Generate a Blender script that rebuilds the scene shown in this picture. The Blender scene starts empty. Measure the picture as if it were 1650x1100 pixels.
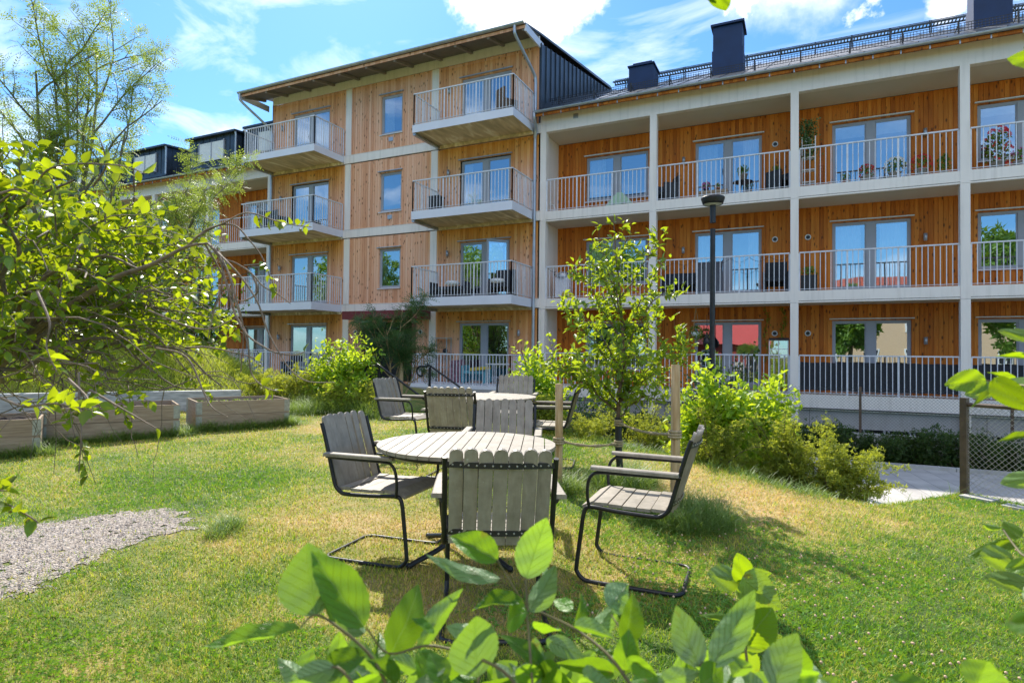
import bpy, math, random
import numpy as np
R = math.radians
sc = bpy.context.scene
col = sc.collection
# ------------------------------------------------------------ camera
CF, CP, CR, CY, CD = 975.2, .0197, .0111, -.4472, 18.52
cam_d = bpy.data.cameras.new('camera'); cam = bpy.data.objects.new('camera', cam_d); col.objects.link(cam)
sc.camera = cam
cam_d.sensor_width = 36; cam_d.lens = 36 * CF / 1650
cam_d.clip_start = .05; cam_d.clip_end = 3000
from mathutils import Matrix, Vector
M_ = Matrix.Rotation(-CY, 4, 'Z') @ Matrix.Rotation(R(90) + CP, 4, 'X') @ Matrix.Rotation(CR, 4, 'Z')
cam.matrix_world = Matrix.Translation((0, -CD, 0)) @ M_
cam_d.dof.use_dof = True; cam_d.dof.focus_distance = 5.0; cam_d.dof.aperture_fstop = 6.3
# ------------------------------------------------------------ sky, sun, exposure
SUN_EL, SUN_AZ = 45.5, -41.7          # azimuth from +Y towards +X
world = bpy.data.worlds.new("World"); sc.world = world; world.use_nodes = True
wt = world.node_tree; wt.nodes.clear()
def WN(t, **k):
    n = wt.nodes.new(t)
    for a, b in k.items(): setattr(n, a, b)
    return n
def WL(a, b): wt.links.new(a, b)
sky = WN('ShaderNodeTexSky', sky_type='NISHITA'); sky.sun_disc = False
sky.sun_elevation = R(SUN_EL); sky.sun_rotation = R(SUN_AZ)
sky.air_density = 1.0; sky.dust_density = .25; sky.ozone_density = 3.0
tcw = WN('ShaderNodeTexCoord')
mp = WN('ShaderNodeMapping'); WL(tcw.outputs['Generated'], mp.inputs[0])
mp.inputs['Rotation'].default_value = (R(18), R(-30), R(20)); mp.inputs['Scale'].default_value = (1.3, 5, 9)
n1 = WN('ShaderNodeTexNoise'); n1.inputs['Scale'].default_value = 1.5; n1.inputs['Detail'].default_value = 9; n1.inputs['Roughness'].default_value = .58
n1.inputs['Distortion'].default_value = .7; WL(mp.outputs[0], n1.inputs[0])
r1 = WN('ShaderNodeMapRange'); r1.inputs[1].default_value = .50; r1.inputs[2].default_value = .78; r1.inputs[4].default_value = .5
WL(n1.outputs[0], r1.inputs[0])
n2 = WN('ShaderNodeTexNoise'); n2.inputs['Scale'].default_value = 9; n2.inputs['Detail'].default_value = 10; n2.inputs['Roughness'].default_value = .62
WL(tcw.outputs['Generated'], n2.inputs[0])
def pray(u, v):
    c, s = math.cos(CR), math.sin(CR); a, b = u - 825, v - 550
    x = c*a + s*b; y = -s*a + c*b; r = x/CF; up = -y/CF
    fw = math.cos(CP) - up*math.sin(CP); z = math.sin(CP) + up*math.cos(CP)
    return Vector((r*math.cos(CY) + fw*math.sin(CY), -r*math.sin(CY) + fw*math.cos(CY), z))
acc = None
nsub = WN('ShaderNodeVectorMath', operation='SCALE'); nsub.inputs[3].default_value = .20
nc = WN('ShaderNodeVectorMath', operation='SUBTRACT'); nc.inputs[1].default_value = (.5, .5, .5)
WL(n2.outputs['Color'], nc.inputs[0]); WL(nc.outputs[0], nsub.inputs[0])
nadd = WN('ShaderNodeVectorMath', operation='ADD'); WL(tcw.outputs['Generated'], nadd.inputs[0]); WL(nsub.outputs[0], nadd.inputs[1])
for (u, v, rad, st) in [(745, -20, .06, 1), (790, -22, .08, 1), (860, -12, .085, 1), (915, 12, .06, .95), (905, 45, .05, .6), (930, 75, .03, .3), (1185, -10, .034, 1), (1228, -12, .036, .9),
                        (1387, 22, .026, .5), (1380, 44, .02, .4), (1560, -2, .05, .7), (1300, -220, .2, .8)]:
    d = pray(u, v).normalized()
    ds = WN('ShaderNodeVectorMath', operation='DISTANCE'); ds.inputs[1].default_value = d; WL(nadd.outputs[0], ds.inputs[0])
    mr = WN('ShaderNodeMapRange', interpolation_type='SMOOTHSTEP'); mr.inputs[1].default_value = rad; mr.inputs[2].default_value = rad*.35
    mr.inputs[3].default_value = 0; mr.inputs[4].default_value = st; WL(ds.outputs['Value'], mr.inputs[0])
    if acc is None: acc = mr.outputs[0]
    else:
        mx = WN('ShaderNodeMath', operation='MAXIMUM'); WL(acc, mx.inputs[0]); WL(mr.outputs[0], mx.inputs[1]); acc = mx.outputs[0]
# unseen cloud bank added behind the viewer as fill light on the shaded facade
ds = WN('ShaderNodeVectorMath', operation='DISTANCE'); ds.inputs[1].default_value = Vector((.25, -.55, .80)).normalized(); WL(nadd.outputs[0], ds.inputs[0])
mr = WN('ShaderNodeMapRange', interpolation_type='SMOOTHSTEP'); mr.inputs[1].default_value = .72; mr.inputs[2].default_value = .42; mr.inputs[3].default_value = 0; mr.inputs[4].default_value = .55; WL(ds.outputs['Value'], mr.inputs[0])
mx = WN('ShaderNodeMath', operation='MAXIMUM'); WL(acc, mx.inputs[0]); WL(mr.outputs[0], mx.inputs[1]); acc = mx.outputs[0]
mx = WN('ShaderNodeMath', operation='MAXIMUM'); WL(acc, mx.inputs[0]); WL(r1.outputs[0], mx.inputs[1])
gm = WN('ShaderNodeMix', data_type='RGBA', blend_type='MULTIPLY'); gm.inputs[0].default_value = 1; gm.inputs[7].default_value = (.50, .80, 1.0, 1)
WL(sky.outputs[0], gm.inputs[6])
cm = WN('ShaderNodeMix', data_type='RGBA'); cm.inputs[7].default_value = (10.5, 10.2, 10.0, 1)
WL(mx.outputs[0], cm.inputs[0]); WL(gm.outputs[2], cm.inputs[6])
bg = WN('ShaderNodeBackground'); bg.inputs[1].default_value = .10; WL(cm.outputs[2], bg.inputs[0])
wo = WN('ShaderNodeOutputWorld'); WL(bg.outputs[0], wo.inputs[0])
sd = bpy.data.lights.new('sun', 'SUN'); so = bpy.data.objects.new('sun', sd); col.objects.link(so)
sd.energy = 3.5; sd.angle = R(.55); sd.color = (1, .94, .82)
sv = Vector((math.sin(R(SUN_AZ))*math.cos(R(SUN_EL)), math.cos(R(SUN_AZ))*math.cos(R(SUN_EL)), math.sin(R(SUN_EL))))
so.rotation_euler = (-sv).to_track_quat('-Z', 'Y').to_euler(); so.location = (0, 0, 30)
sc.view_settings.view_transform = 'Standard'; sc.view_settings.look = 'None'; sc.view_settings.gamma = 1
sc.view_settings.exposure = 1.15
sc.render.engine = 'CYCLES'; sc.cycles.use_denoising = True
sc.cycles.max_bounces = 8; sc.cycles.transparent_max_bounces = 12; sc.cycles.transmission_bounces = 6

# ------------------------------------------------------------ helpers
rng = np.random.default_rng(7); random.seed(7)
C0 = np.array([0, -CD, 0.])
def aY(u, v, Y): d = np.array(pray(u, v)); return C0 + d*(Y + CD)/d[1]
def aZ(u, v, Z): d = np.array(pray(u, v)); return C0 + d*Z/d[2]
def aD(u, v, dep): return C0 + np.array(pray(u, v))*dep
FW = np.array([math.sin(CY), math.cos(CY), 0]); RT = np.array([math.cos(CY), -math.sin(CY), 0])
def rd(r, d, z=0.): p = C0 + RT*r + FW*d; return np.array([p[0], p[1], z])
def nrm(a): return a/np.maximum(np.linalg.norm(a, axis=-1, keepdims=True), 1e-9)

class MB:
    def __init__(s): s.v = []; s.n = 0; s.lp = []; s.tt = []; s.uv = []; s.rn = []; s.mi = []; s.sm = []
    def add(s, v, faces, uv=None, rnd=None, mi=0, smooth=False):
        """v (n,3); faces (m,k) array; uv (n,2) per vertex; rnd scalar or (n,)"""
        v = np.asarray(v, float).reshape(-1, 3); f = np.asarray(faces, int)
        n = len(v); s.v.append(v); s.lp.append((f + s.n).ravel()); s.tt.append(np.full(len(f), f.shape[1], int))
        s.uv.append(np.zeros((f.size, 2)) if uv is None else np.asarray(uv, float)[f.ravel()])
        s.rn.append(np.full(n, random.random() if rnd is None else rnd, float) if np.ndim(rnd) == 0 else np.asarray(rnd, float))
        s.mi.append(np.full(len(f), mi, int)); s.sm.append(np.full(len(f), smooth, bool)); s.n += n
        return s
    def box(s, x0, x1, y0, y1, z0, z1, mi=0, rnd=None):
        v = [(x, y, z) for x in (x0, x1) for y in (y0, y1) for z in (z0, z1)]
        return s.add(v, [(0, 1, 3, 2), (4, 6, 7, 5), (0, 4, 5, 1), (2, 3, 7, 6), (0, 2, 6, 4), (1, 5, 7, 3)], mi=mi, rnd=rnd)
    def obox(s, c, ax, ay, az, hx, hy, hz, mi=0):
        c = np.asarray(c, float); ax, ay, az = [nrm(np.asarray(a, float)) for a in (ax, ay, az)]
        v = [c + ax*i*hx + ay*j*hy + az*k*hz for i in (-1, 1) for j in (-1, 1) for k in (-1, 1)]
        return s.add(v, [(0, 1, 3, 2), (4, 6, 7, 5), (0, 4, 5, 1), (2, 3, 7, 6), (0, 2, 6, 4), (1, 5, 7, 3)], mi=mi)
    def beam(s, a, b, w, h, up=(0, 0, 1), mi=0):
        a = np.asarray(a, float); b = np.asarray(b, float); d = b - a; L = np.linalg.norm(d); d = d/L
        sx = nrm(np.cross(d, up)); uz = np.cross(sx, d)
        return s.obox((a + b)/2, d, sx, uz, L/2, w/2, h/2, mi=mi)
    def tube(s, pts, r, n=8, mi=0, cap=True, rnd=None):
        P = np.asarray(pts, float); m = len(P); r = np.broadcast_to(np.asarray(r, float), (m,))
        T = np.zeros_like(P); T[1:-1] = P[2:] - P[:-2]; T[0] = P[1] - P[0]; T[-1] = P[-1] - P[-2]; T = nrm(T)
        u = np.cross(T[0], (0, 0, 1.)); 
        if np.linalg.norm(u) < .05: u = np.cross(T[0], (1., 0, 0))
        U = [nrm(u)]
        for i in range(1, m): w = U[-1] - T[i]*np.dot(U[-1], T[i]); U.append(nrm(w))
        U = np.array(U); V = np.cross(T, U); a = np.arange(n)*2*np.pi/n
        ring = P[:, None] + r[:, None, None]*(np.cos(a)[None, :, None]*U[:, None] + np.sin(a)[None, :, None]*V[:, None])
        v = ring.reshape(-1, 3); i = np.arange(m-1)[:, None]*n; j = np.arange(n)[None]; k = (j+1) % n
        f = np.stack([i+j, i+k, i+n+k, i+n+j], -1).reshape(-1, 4)
        L = np.concatenate([[0], np.cumsum(np.linalg.norm(P[1:]-P[:-1], axis=1))]); uv = np.stack([np.tile(np.arange(n)/n, m), np.repeat(L, n)], 1)
        s.add(v, f, uv=uv, mi=mi, smooth=True, rnd=rnd)
        if cap and n > 2:
            s.add(ring[0], [list(range(n))[::-1]], mi=mi, rnd=rnd); s.add(ring[-1], [list(range(n))], mi=mi, rnd=rnd)
        return s
    def lathe(s, c, prof, n=20, mi=0, smooth=True):
        c = np.asarray(c, float); a = np.arange(n)*2*np.pi/n; m = len(prof)
        v = np.array([[c[0]+r*math.cos(t), c[1]+r*math.sin(t), c[2]+z] for r, z in prof for t in a])
        i = np.arange(m-1)[:, None]*n; j = np.arange(n)[None]; k = (j+1) % n
        return s.add(v, np.stack([i+j, i+k, i+n+k, i+n+j], -1).reshape(-1, 4), mi=mi, smooth=smooth)
    def prism(s, poly, axis, a, b, mi=0):
        """poly 2d points extruded along axis (0,1,2) from a to b"""
        o = [i for i in range(3) if i != axis]; n = len(poly); v = []
        for t in (a, b):
            for p in poly:
                q = [0, 0, 0]; q[axis] = t; q[o[0]] = p[0]; q[o[1]] = p[1]; v.append(q)
        s.add(v, [(i, (i+1) % n, n+(i+1) % n, n+i) for i in range(n)], mi=mi)
        s.add(v[:n], [list(range(n))], mi=mi); s.add(v[n:], [list(range(n))[::-1]], mi=mi); return s
    def ball(s, c, r, n=10, mi=0, sz=1.):
        prof = [(r*math.sin(math.pi*k/8)+1e-4, -r*sz*math.cos(math.pi*k/8)) for k in range(9)]
        return s.lathe(c, prof, n, mi)
    def leaves(s, T, P, D, N, L, W=None, mi=0, rnd=None):
        tv, tf, tuv = T; P = np.atleast_2d(P); k = len(P)
        if k == 0: return s
        D = nrm(np.broadcast_to(D, (k, 3)).astype(float)); N = np.broadcast_to(N, (k, 3)).astype(float)
        S = nrm(np.cross(D, N)); N = np.cross(S, D); L = np.broadcast_to(L, (k,)).astype(float); W = L if W is None else np.broadcast_to(W, (k,))
        v = P[:, None] + S[:, None]*(tv[None, :, 0:1]*W[:, None, None]) + D[:, None]*(tv[None, :, 1:2]*L[:, None, None]) + N[:, None]*(tv[None, :, 2:3]*L[:, None, None])
        rn = rng.random(k) if rnd is None else np.broadcast_to(rnd, (k,))
        f = (tf[None] + (np.arange(k)*len(tv))[:, None, None]).reshape(-1, tf.shape[1])
        return s.add(v.reshape(-1, 3), f, uv=np.tile(tuv, (k, 1)), rnd=np.repeat(rn, len(tv)), mi=mi, smooth=True)
    def build(s, name, mats, parent=None, origin=None):
        v = np.concatenate(s.v); me = bpy.data.meshes.new(name)
        off = np.zeros(3)
        if parent is not None:
            p = parent
            while p is not None: off += np.array(p.location); p = p.parent
        elif origin is not None: off = np.asarray(origin, float)
        else: off = np.array([(v[:, 0].min()+v[:, 0].max())/2, (v[:, 1].min()+v[:, 1].max())/2, v[:, 2].min()])
        v = v - off; lp = np.concatenate(s.lp); tt = np.concatenate(s.tt)
        me.vertices.add(len(v)); me.vertices.foreach_set('co', v.astype(np.float32).ravel())
        me.loops.add(len(lp)); me.loops.foreach_set('vertex_index', lp.astype(np.int32))
        me.polygons.add(len(tt)); me.polygons.foreach_set('loop_start', np.concatenate([[0], np.cumsum(tt)[:-1]]).astype(np.int32))
        me.polygons.foreach_set('material_index', np.concatenate(s.mi).astype(np.int32))
        me.polygons.foreach_set('use_smooth', np.concatenate(s.sm))
        uvl = me.uv_layers.new(name='UVMap'); uvl.uv.foreach_set('vector', np.concatenate(s.uv).astype(np.float32).ravel())
        at = me.attributes.new('rnd', 'FLOAT', 'POINT'); at.data.foreach_set('value', np.concatenate(s.rn).astype(np.float32))
        me.update(calc_edges=True); me.validate()
        for m in (mats if isinstance(mats, (list, tuple)) else [mats]): me.materials.append(m)
        o = bpy.data.objects.new(name, me); col.objects.link(o)
        if parent is not None: o.parent = parent
        else: o.location = off
        return o
def tag(o, label=None, cat=None, group=None, kind=None):
    if label: o['label'] = label
    if cat: o['category'] = cat
    if group: o['group'] = group
    if kind: o['kind'] = kind
    return o
def empty(name, loc, label=None, cat=None, group=None):
    o = bpy.data.objects.new(name, None); col.objects.link(o); o.location = loc; o.empty_display_size = .2
    return tag(o, label, cat, group)
def copy_tree(o, parent=None):
    c = o.copy(); col.objects.link(c)
    if parent is not None: c.parent = parent
    for ch in list(o.children): copy_tree(ch, c)
    return c
def bez(pts, k=6):
    """Catmull-Rom through pts"""
    P = np.asarray(pts, float); P = np.vstack([2*P[0]-P[1], P, 2*P[-1]-P[-2]]); out = []
    for i in range(1, len(P)-2):
        for t in np.arange(k)/k:
            a, b, c, d = P[i-1], P[i], P[i+1], P[i+2]
            out.append(.5*((2*b) + (-a+c)*t + (2*a-5*b+4*c-d)*t*t + (-a+3*b-3*c+d)*t**3))
    out.append(P[-2]); return np.array(out)

# ------------------------------------------------------------ materials
def mat(name):
    m = bpy.data.materials.new(name); m.use_nodes = True; nt = m.node_tree; b = nt.nodes['Principled BSDF']
    def N(t, **k):
        n = nt.nodes.new(t)
        for a, c in k.items():
            if a.startswith('i_'): n.inputs[int(a[2:])].default_value = c
            else: setattr(n, a, c)
        return n
    return m, nt, b, N, nt.links.new
def ramp(N, stops):
    r = N('ShaderNodeValToRGB'); e = r.color_ramp.elements
    e[0].position, e[0].color = stops[0][0], (*stops[0][1], 1); e[1].position, e[1].color = stops[-1][0], (*stops[-1][1], 1)
    for p, c in stops[1:-1]:
        x = e.new(p); x.color = (*c, 1)
    return r
def plain(name, c, rough=.6, metal=0., var=.12, scale=6., bump=.1, bscale=60., spec=.5, streak=0.):
    m, nt, b, N, L = mat(name)
    tc = N('ShaderNodeTexCoord'); n = N('ShaderNodeTexNoise'); n.inputs['Scale'].default_value = scale; n.inputs['Detail'].default_value = 6
    L(tc.outputs['Object'], n.inputs[0])
    c = np.array(c); rr = ramp(N, [(.3, tuple(c*(1-var))), (.7, tuple(np.minimum(c*(1+var), 1)))])
    L(n.outputs[0], rr.inputs[0]); cout = rr.outputs[0]
    if streak:
        mp = N('ShaderNodeMapping'); mp.inputs['Scale'].default_value = (9, 9, .7); L(tc.outputs['Object'], mp.inputs[0])
        ns = N('ShaderNodeTexNoise'); ns.inputs['Scale'].default_value = 1; ns.inputs['Detail'].default_value = 6; L(mp.outputs[0], ns.inputs[0])
        rs = N('ShaderNodeMapRange'); rs.inputs[1].default_value = .5; rs.inputs[2].default_value = .75; rs.inputs[4].default_value = streak; L(ns.outputs[0], rs.inputs[0])
        ms_ = N('ShaderNodeMix', data_type='RGBA'); L(rs.outputs[0], ms_.inputs[0]); L(cout, ms_.inputs[6]); ms_.inputs[7].default_value = (.30, .28, .24, 1); cout = ms_.outputs[2]
    L(cout, b.inputs['Base Color'])
    b.inputs['Roughness'].default_value = rough; b.inputs['Metallic'].default_value = metal; b.inputs['Specular IOR Level'].default_value = spec
    if bump:
        n2 = N('ShaderNodeTexNoise'); n2.inputs['Scale'].default_value = bscale; n2.inputs['Detail'].default_value = 4; L(tc.outputs['Object'], n2.inputs[0])
        bp = N('ShaderNodeBump'); bp.inputs['Strength'].default_value = bump; bp.inputs['Distance'].default_value = .01
        L(n2.outputs[0], bp.inputs['Height']); L(bp.outputs[0], b.inputs['Normal'])
    return m
def leafmat(name, dark, light, trans, tmix=.5, rough=.42, under=None, veins=0., tlow=.7):
    m, nt, b, N, L = mat(name)
    at = N('ShaderNodeAttribute', attribute_name='rnd'); rr = ramp(N, [(0, dark), (1, light)]); L(at.outputs['Fac'], rr.inputs[0])
    colr = rr.outputs[0]
    geo = N('ShaderNodeNewGeometry')
    if under is None: under = tuple(min(1, x*1.25+.03) for x in light)
    mu = N('ShaderNodeMix', data_type='RGBA'); L(geo.outputs['Backfacing'], mu.inputs[0]); L(colr, mu.inputs[6]); mu.inputs[7].default_value = (*under, 1)
    colr = mu.outputs[2]
    tr = N('ShaderNodeBsdfTranslucent'); t2 = ramp(N, [(0, tuple(x*tlow for x in trans)), (1, trans)]); L(at.outputs['Fac'], t2.inputs[0]); tcol = t2.outputs[0]
    if veins:
        uv = N('ShaderNodeUVMap'); sp = N('ShaderNodeSeparateXYZ'); L(uv.outputs[0], sp.inputs[0])
        a = N('ShaderNodeMath', operation='SUBTRACT', i_1=.5); L(sp.outputs[0], a.inputs[0]); ab = N('ShaderNodeMath', operation='ABSOLUTE'); L(a.outputs[0], ab.inputs[0])
        k = N('ShaderNodeMath', operation='MULTIPLY', i_1=.75); L(ab.outputs[0], k.inputs[0]); q = N('ShaderNodeMath', operation='SUBTRACT'); L(sp.outputs[1], q.inputs[0]); L(k.outputs[0], q.inputs[1])
        q2 = N('ShaderNodeMath', operation='MULTIPLY', i_1=veins); L(q.outputs[0], q2.inputs[0]); fr = N('ShaderNodeMath', operation='PINGPONG', i_1=.5); L(q2.outputs[0], fr.inputs[0])
        v1 = N('ShaderNodeMapRange'); v1.inputs[1].default_value = .0; v1.inputs[2].default_value = .07; v1.inputs[3].default_value = 1; v1.inputs[4].default_value = 0; L(fr.outputs[0], v1.inputs[0])
        v2 = N('ShaderNodeMapRange'); v2.inputs[1].default_value = .008; v2.inputs[2].default_value = .028; v2.inputs[3].default_value = 1; v2.inputs[4].default_value = 0; L(ab.outputs[0], v2.inputs[0])
        mx = N('ShaderNodeMath', operation='MAXIMUM'); L(v1.outputs[0], mx.inputs[0]); L(v2.outputs[0], mx.inputs[1])
        sc_ = N('ShaderNodeMath', operation='MULTIPLY', i_1=.55); L(mx.outputs[0], sc_.inputs[0])
        mm = N('ShaderNodeMix', data_type='RGBA'); L(sc_.outputs[0], mm.inputs[0]); L(colr, mm.inputs[6]); mm.inputs[7].default_value = (.35, .5, .2, 1); colr = mm.outputs[2]
        mt = N('ShaderNodeMix', data_type='RGBA'); L(sc_.outputs[0], mt.inputs[0]); L(tcol, mt.inputs[6]); mt.inputs[7].default_value = (trans[0]*.45, trans[1]*.5, trans[2]*.5, 1); tcol = mt.outputs[2]
        bp = N('ShaderNodeBump'); bp.inputs['Strength'].default_value = .9; bp.inputs['Distance'].default_value = .003
        fl = N('ShaderNodeMath', operation='MULTIPLY_ADD', i_1=-.8, i_2=1); L(mx.outputs[0], fl.inputs[0])
        tcn = N('ShaderNodeTexCoord'); ns = N('ShaderNodeTexNoise'); ns.inputs['Scale'].default_value = 220; L(tcn.outputs['Object'], ns.inputs[0])
        ad = N('ShaderNodeMath', operation='MULTIPLY_ADD', i_1=.5); L(ns.outputs[0], ad.inputs[0]); L(fl.outputs[0], ad.inputs[2])
        L(ad.outputs[0], bp.inputs['Height']); L(bp.outputs[0], b.inputs['Normal'])
        # blotches and small brown spots
        n3 = N('ShaderNodeTexNoise'); n3.inputs['Scale'].default_value = 26; n3.inputs['Detail'].default_value = 3; L(tcn.outputs['Object'], n3.inputs[0])
        m3 = N('ShaderNodeMapRange'); m3.inputs[1].default_value = .66; m3.inputs[2].default_value = .735; m3.inputs[4].default_value = .7; L(n3.outputs[0], m3.inputs[0])
        mb = N('ShaderNodeMix', data_type='RGBA'); L(m3.outputs[0], mb.inputs[0]); L(colr, mb.inputs[6]); mb.inputs[7].default_value = (.22, .12, .04, 1); colr = mb.outputs[2]
        mc = N('ShaderNodeMix', data_type='RGBA'); L(m3.outputs[0], mc.inputs[0]); L(tcol, mc.inputs[6]); mc.inputs[7].default_value = (.3, .16, .03, 1); tcol = mc.outputs[2]
    L(colr, b.inputs['Base Color']); L(tcol, tr.inputs[0])
    b.inputs['Roughness'].default_value = rough; b.inputs['Specular IOR Level'].default_value = .5
    ms = N('ShaderNodeMixShader', i_0=tmix); L(b.outputs[0], ms.inputs[1]); L(tr.outputs[0], ms.inputs[2]); last = ms.outputs[0]
    if veins:   # eaten holes
        tp = N('ShaderNodeBsdfTransparent'); hm = N('ShaderNodeMapRange'); hm.inputs[1].default_value = .745; hm.inputs[2].default_value = .75; L(n3.outputs[0], hm.inputs[0])
        m2 = N('ShaderNodeMixShader'); L(hm.outputs[0], m2.inputs[0]); L(last, m2.inputs[1]); L(tp.outputs[0], m2.inputs[2]); last = m2.outputs[0]
    out = nt.nodes['Material Output']; L(last, out.inputs[0]); return m

def board_mat(name, stops, groove, weather=False, width=.112):
    """vertical boards: every board its own tone, grain, knots"""
    m, nt, b, N, L = mat(name)
    geo = N('ShaderNodeNewGeometry'); sp = N('ShaderNodeSeparateXYZ'); L(geo.outputs['Position'], sp.inputs[0])
    fx = N('ShaderNodeMath', operation='DIVIDE', i_1=width); L(sp.outputs[0], fx.inputs[0]); fl = N('ShaderNodeMath', operation='FLOOR'); L(fx.outputs[0], fl.inputs[0])
    wn = N('ShaderNodeTexWhiteNoise', noise_dimensions='1D'); L(fl.outputs[0], wn.inputs['W'])
    mp = N('ShaderNodeMapping'); mp.inputs['Scale'].default_value = (28, 28, 1.6); L(geo.outputs['Position'], mp.inputs[0])
    off = N('ShaderNodeCombineXYZ'); mo = N('ShaderNodeMath', operation='MULTIPLY', i_1=40.); L(wn.outputs[0], mo.inputs[0]); L(mo.outputs[0], off.inputs[2]); L(off.outputs[0], mp.inputs['Location'])
    n = N('ShaderNodeTexNoise'); n.inputs['Scale'].default_value = 1.; n.inputs['Detail'].default_value = 5; n.inputs['Distortion'].default_value = .6; L(mp.outputs[0], n.inputs[0])
    a = N('ShaderNodeMath', operation='MULTIPLY_ADD', i_1=.42, i_2=.06); L(wn.outputs[0], a.inputs[0]); c = N('ShaderNodeMath', operation='MULTIPLY_ADD', i_1=.6); L(n.outputs[0], c.inputs[0]); L(a.outputs[0], c.inputs[2])
    rr = ramp(N, stops); L(c.outputs[0], rr.inputs[0]); colr = rr.outputs[0]
    # big blotches of wear
    nb = N('ShaderNodeTexNoise'); nb.inputs['Scale'].default_value = .55; nb.inputs['Detail'].default_value = 3; L(geo.outputs['Position'], nb.inputs[0])
    # knots
    mk = N('ShaderNodeMapping'); mk.inputs['Scale'].default_value = (8, 0, 3.6); L(geo.outputs['Position'], mk.inputs[0]); L(off.outputs[0], mk.inputs['Location'])
    vo = N('ShaderNodeTexVoronoi'); vo.inputs['Scale'].default_value = 1; L(mk.outputs[0], vo.inputs[0])
    kr = N('ShaderNodeMapRange'); kr.inputs[1].default_value = .10; kr.inputs[2].default_value = .24; kr.inputs[3].default_value = .85; kr.inputs[4].default_value = 0; L(vo.outputs['Distance'], kr.inputs[0])
    if weather:
        # sheltered strip under each floor keeps its fresh colour, the rest is bleached
        z = N('ShaderNodeMath', operation='ADD', i_1=-1.5); L(sp.outputs[2], z.inputs[0]); md = N('ShaderNodeMath', operation='MODULO', i_1=2.91)
        z2 = N('ShaderNodeMath', operation='ADD', i_1=29.1); L(z.outputs[0], z2.inputs[0]); L(z2.outputs[0], md.inputs[0])
        w = N('ShaderNodeMapRange', interpolation_type='SMOOTHSTEP'); w.inputs[1].default_value = 1.3; w.inputs[2].default_value = 2.9; w.inputs[3].default_value = .0; w.inputs[4].default_value = 1; L(md.outputs[0], w.inputs[0])
        # only where a balcony stands over it
        q = [N('ShaderNodeMapRange', interpolation_type='SMOOTHSTEP') for _ in range(2)]
        for qq, x0, x1 in ((q[0], -12.6, -11.8), (q[1], -15.9, -16.6)):
            qq.inputs[1].default_value = x0; qq.inputs[2].default_value = x1; L(sp.outputs[0], qq.inputs[0])
        qm = N('ShaderNodeMath', operation='MAXIMUM'); L(q[0].outputs[0], qm.inputs[0]); L(q[1].outputs[0], qm.inputs[1])
        qh = N('ShaderNodeMapRange'); qh.inputs[1].default_value = 7.5; qh.inputs[2].default_value = 7.9; qh.inputs[3].default_value = 1; qh.inputs[4].default_value = .45; L(sp.outputs[2], qh.inputs[0])
        w2 = N('ShaderNodeMath', operation='MULTIPLY'); L(w.outputs[0], w2.inputs[0]); L(qm.outputs[0], w2.inputs[1])
        w3 = N('ShaderNodeMath', operation='MULTIPLY'); L(w2.outputs[0], w3.inputs[0]); L(qh.outputs[0], w3.inputs[1])
        nn = N('ShaderNodeMath', operation='MULTIPLY_ADD', i_1=.5, i_2=-.25); L(nb.outputs[0], nn.inputs[0]); w4 = N('ShaderNodeMath', operation='ADD', use_clamp=True); L(w3.outputs[0], w4.inputs[0]); L(nn.outputs[0], w4.inputs[1])
        rf = ramp(N, weather); L(c.outputs[0], rf.inputs[0])
        mw = N('ShaderNodeMix', data_type='RGBA'); L(w4.outputs[0], mw.inputs[0]); L(colr, mw.inputs[6]); L(rf.outputs[0], mw.inputs[7]); colr = mw.outputs[2]
    mk_ = N('ShaderNodeMix', data_type='RGBA'); L(kr.outputs[0], mk_.inputs[0]); L(colr, mk_.inputs[6]); mk_.inputs[7].default_value = (*groove, 1)
    L(mk_.outputs[2], b.inputs['Base Color']); b.inputs['Roughness'].default_value = .6; b.inputs['Specular IOR Level'].default_value = .3
    bp = N('ShaderNodeBump'); bp.inputs['Strength'].default_value = .25; bp.inputs['Distance'].default_value = .01; L(n.outputs[0], bp.inputs['Height']); L(bp.outputs[0], b.inputs['Normal'])
    return m
FRESH = [(.15, (.23, .050, .004)), (.5, (.54, .150, .013)), (.9, (.75, .27, .04))]
M = {}
M['wood_old'] = board_mat('weathered_pine', [(.15, (.50, .215, .115)), (.5, (.75, .385, .23)), (.9, (.88, .55, .38))], (.13, .045, .012),
                          weather=[(.15, (.44, .15, .018)), (.5, (.70, .285, .045)), (.9, (.85, .43, .11))])
M['wood_new'] = board_mat('oiled_pine', FRESH, (.06, .018, .004))
M['white'] = plain('cream_white_board', (.85, .79, .745), .55, var=.035, scale=1.3, bump=.03, streak=.22)
M['ceiling'] = plain('loggia_ceiling_board', (.66, .60, .50), .7, var=.04, scale=1)
def concrete(name, c, streak):
    m, nt, b, N, L = mat(name); tc = N('ShaderNodeNewGeometry')
    mp = N('ShaderNodeMapping'); mp.inputs['Scale'].default_value = (1.6, .35, 1.6); L(tc.outputs['Position'], mp.inputs[0])
    n = N('ShaderNodeTexNoise'); n.inputs['Scale'].default_value = 2.2; n.inputs['Detail'].default_value = 7; n.inputs['Distortion'].default_value = 1.2; L(mp.outputs[0], n.inputs[0])
    r = ramp(N, [(.35, tuple(x*.72 for x in c)), (.55, c), (.66, streak)]); L(n.outputs[0], r.inputs[0]); L(r.outputs[0], b.inputs['Base Color']); b.inputs['Roughness'].default_value = .85
    return m
M['soffit'] = concrete('stained_concrete', (.72, .57, .36), (.90, .80, .62))
M['concrete'] = plain('grey_concrete', (.44, .43, .41), .85, var=.15, scale=2.5, bump=.3, streak=.5)
M['base_grey'] = plain('grey_plinth_board', (.40, .385, .385), .7, var=.08, scale=2, streak=.4)
M['fascia'] = plain('balcony_fascia_metal', (.74, .75, .84), .45, var=.05, scale=1.5, bump=.02)
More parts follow.
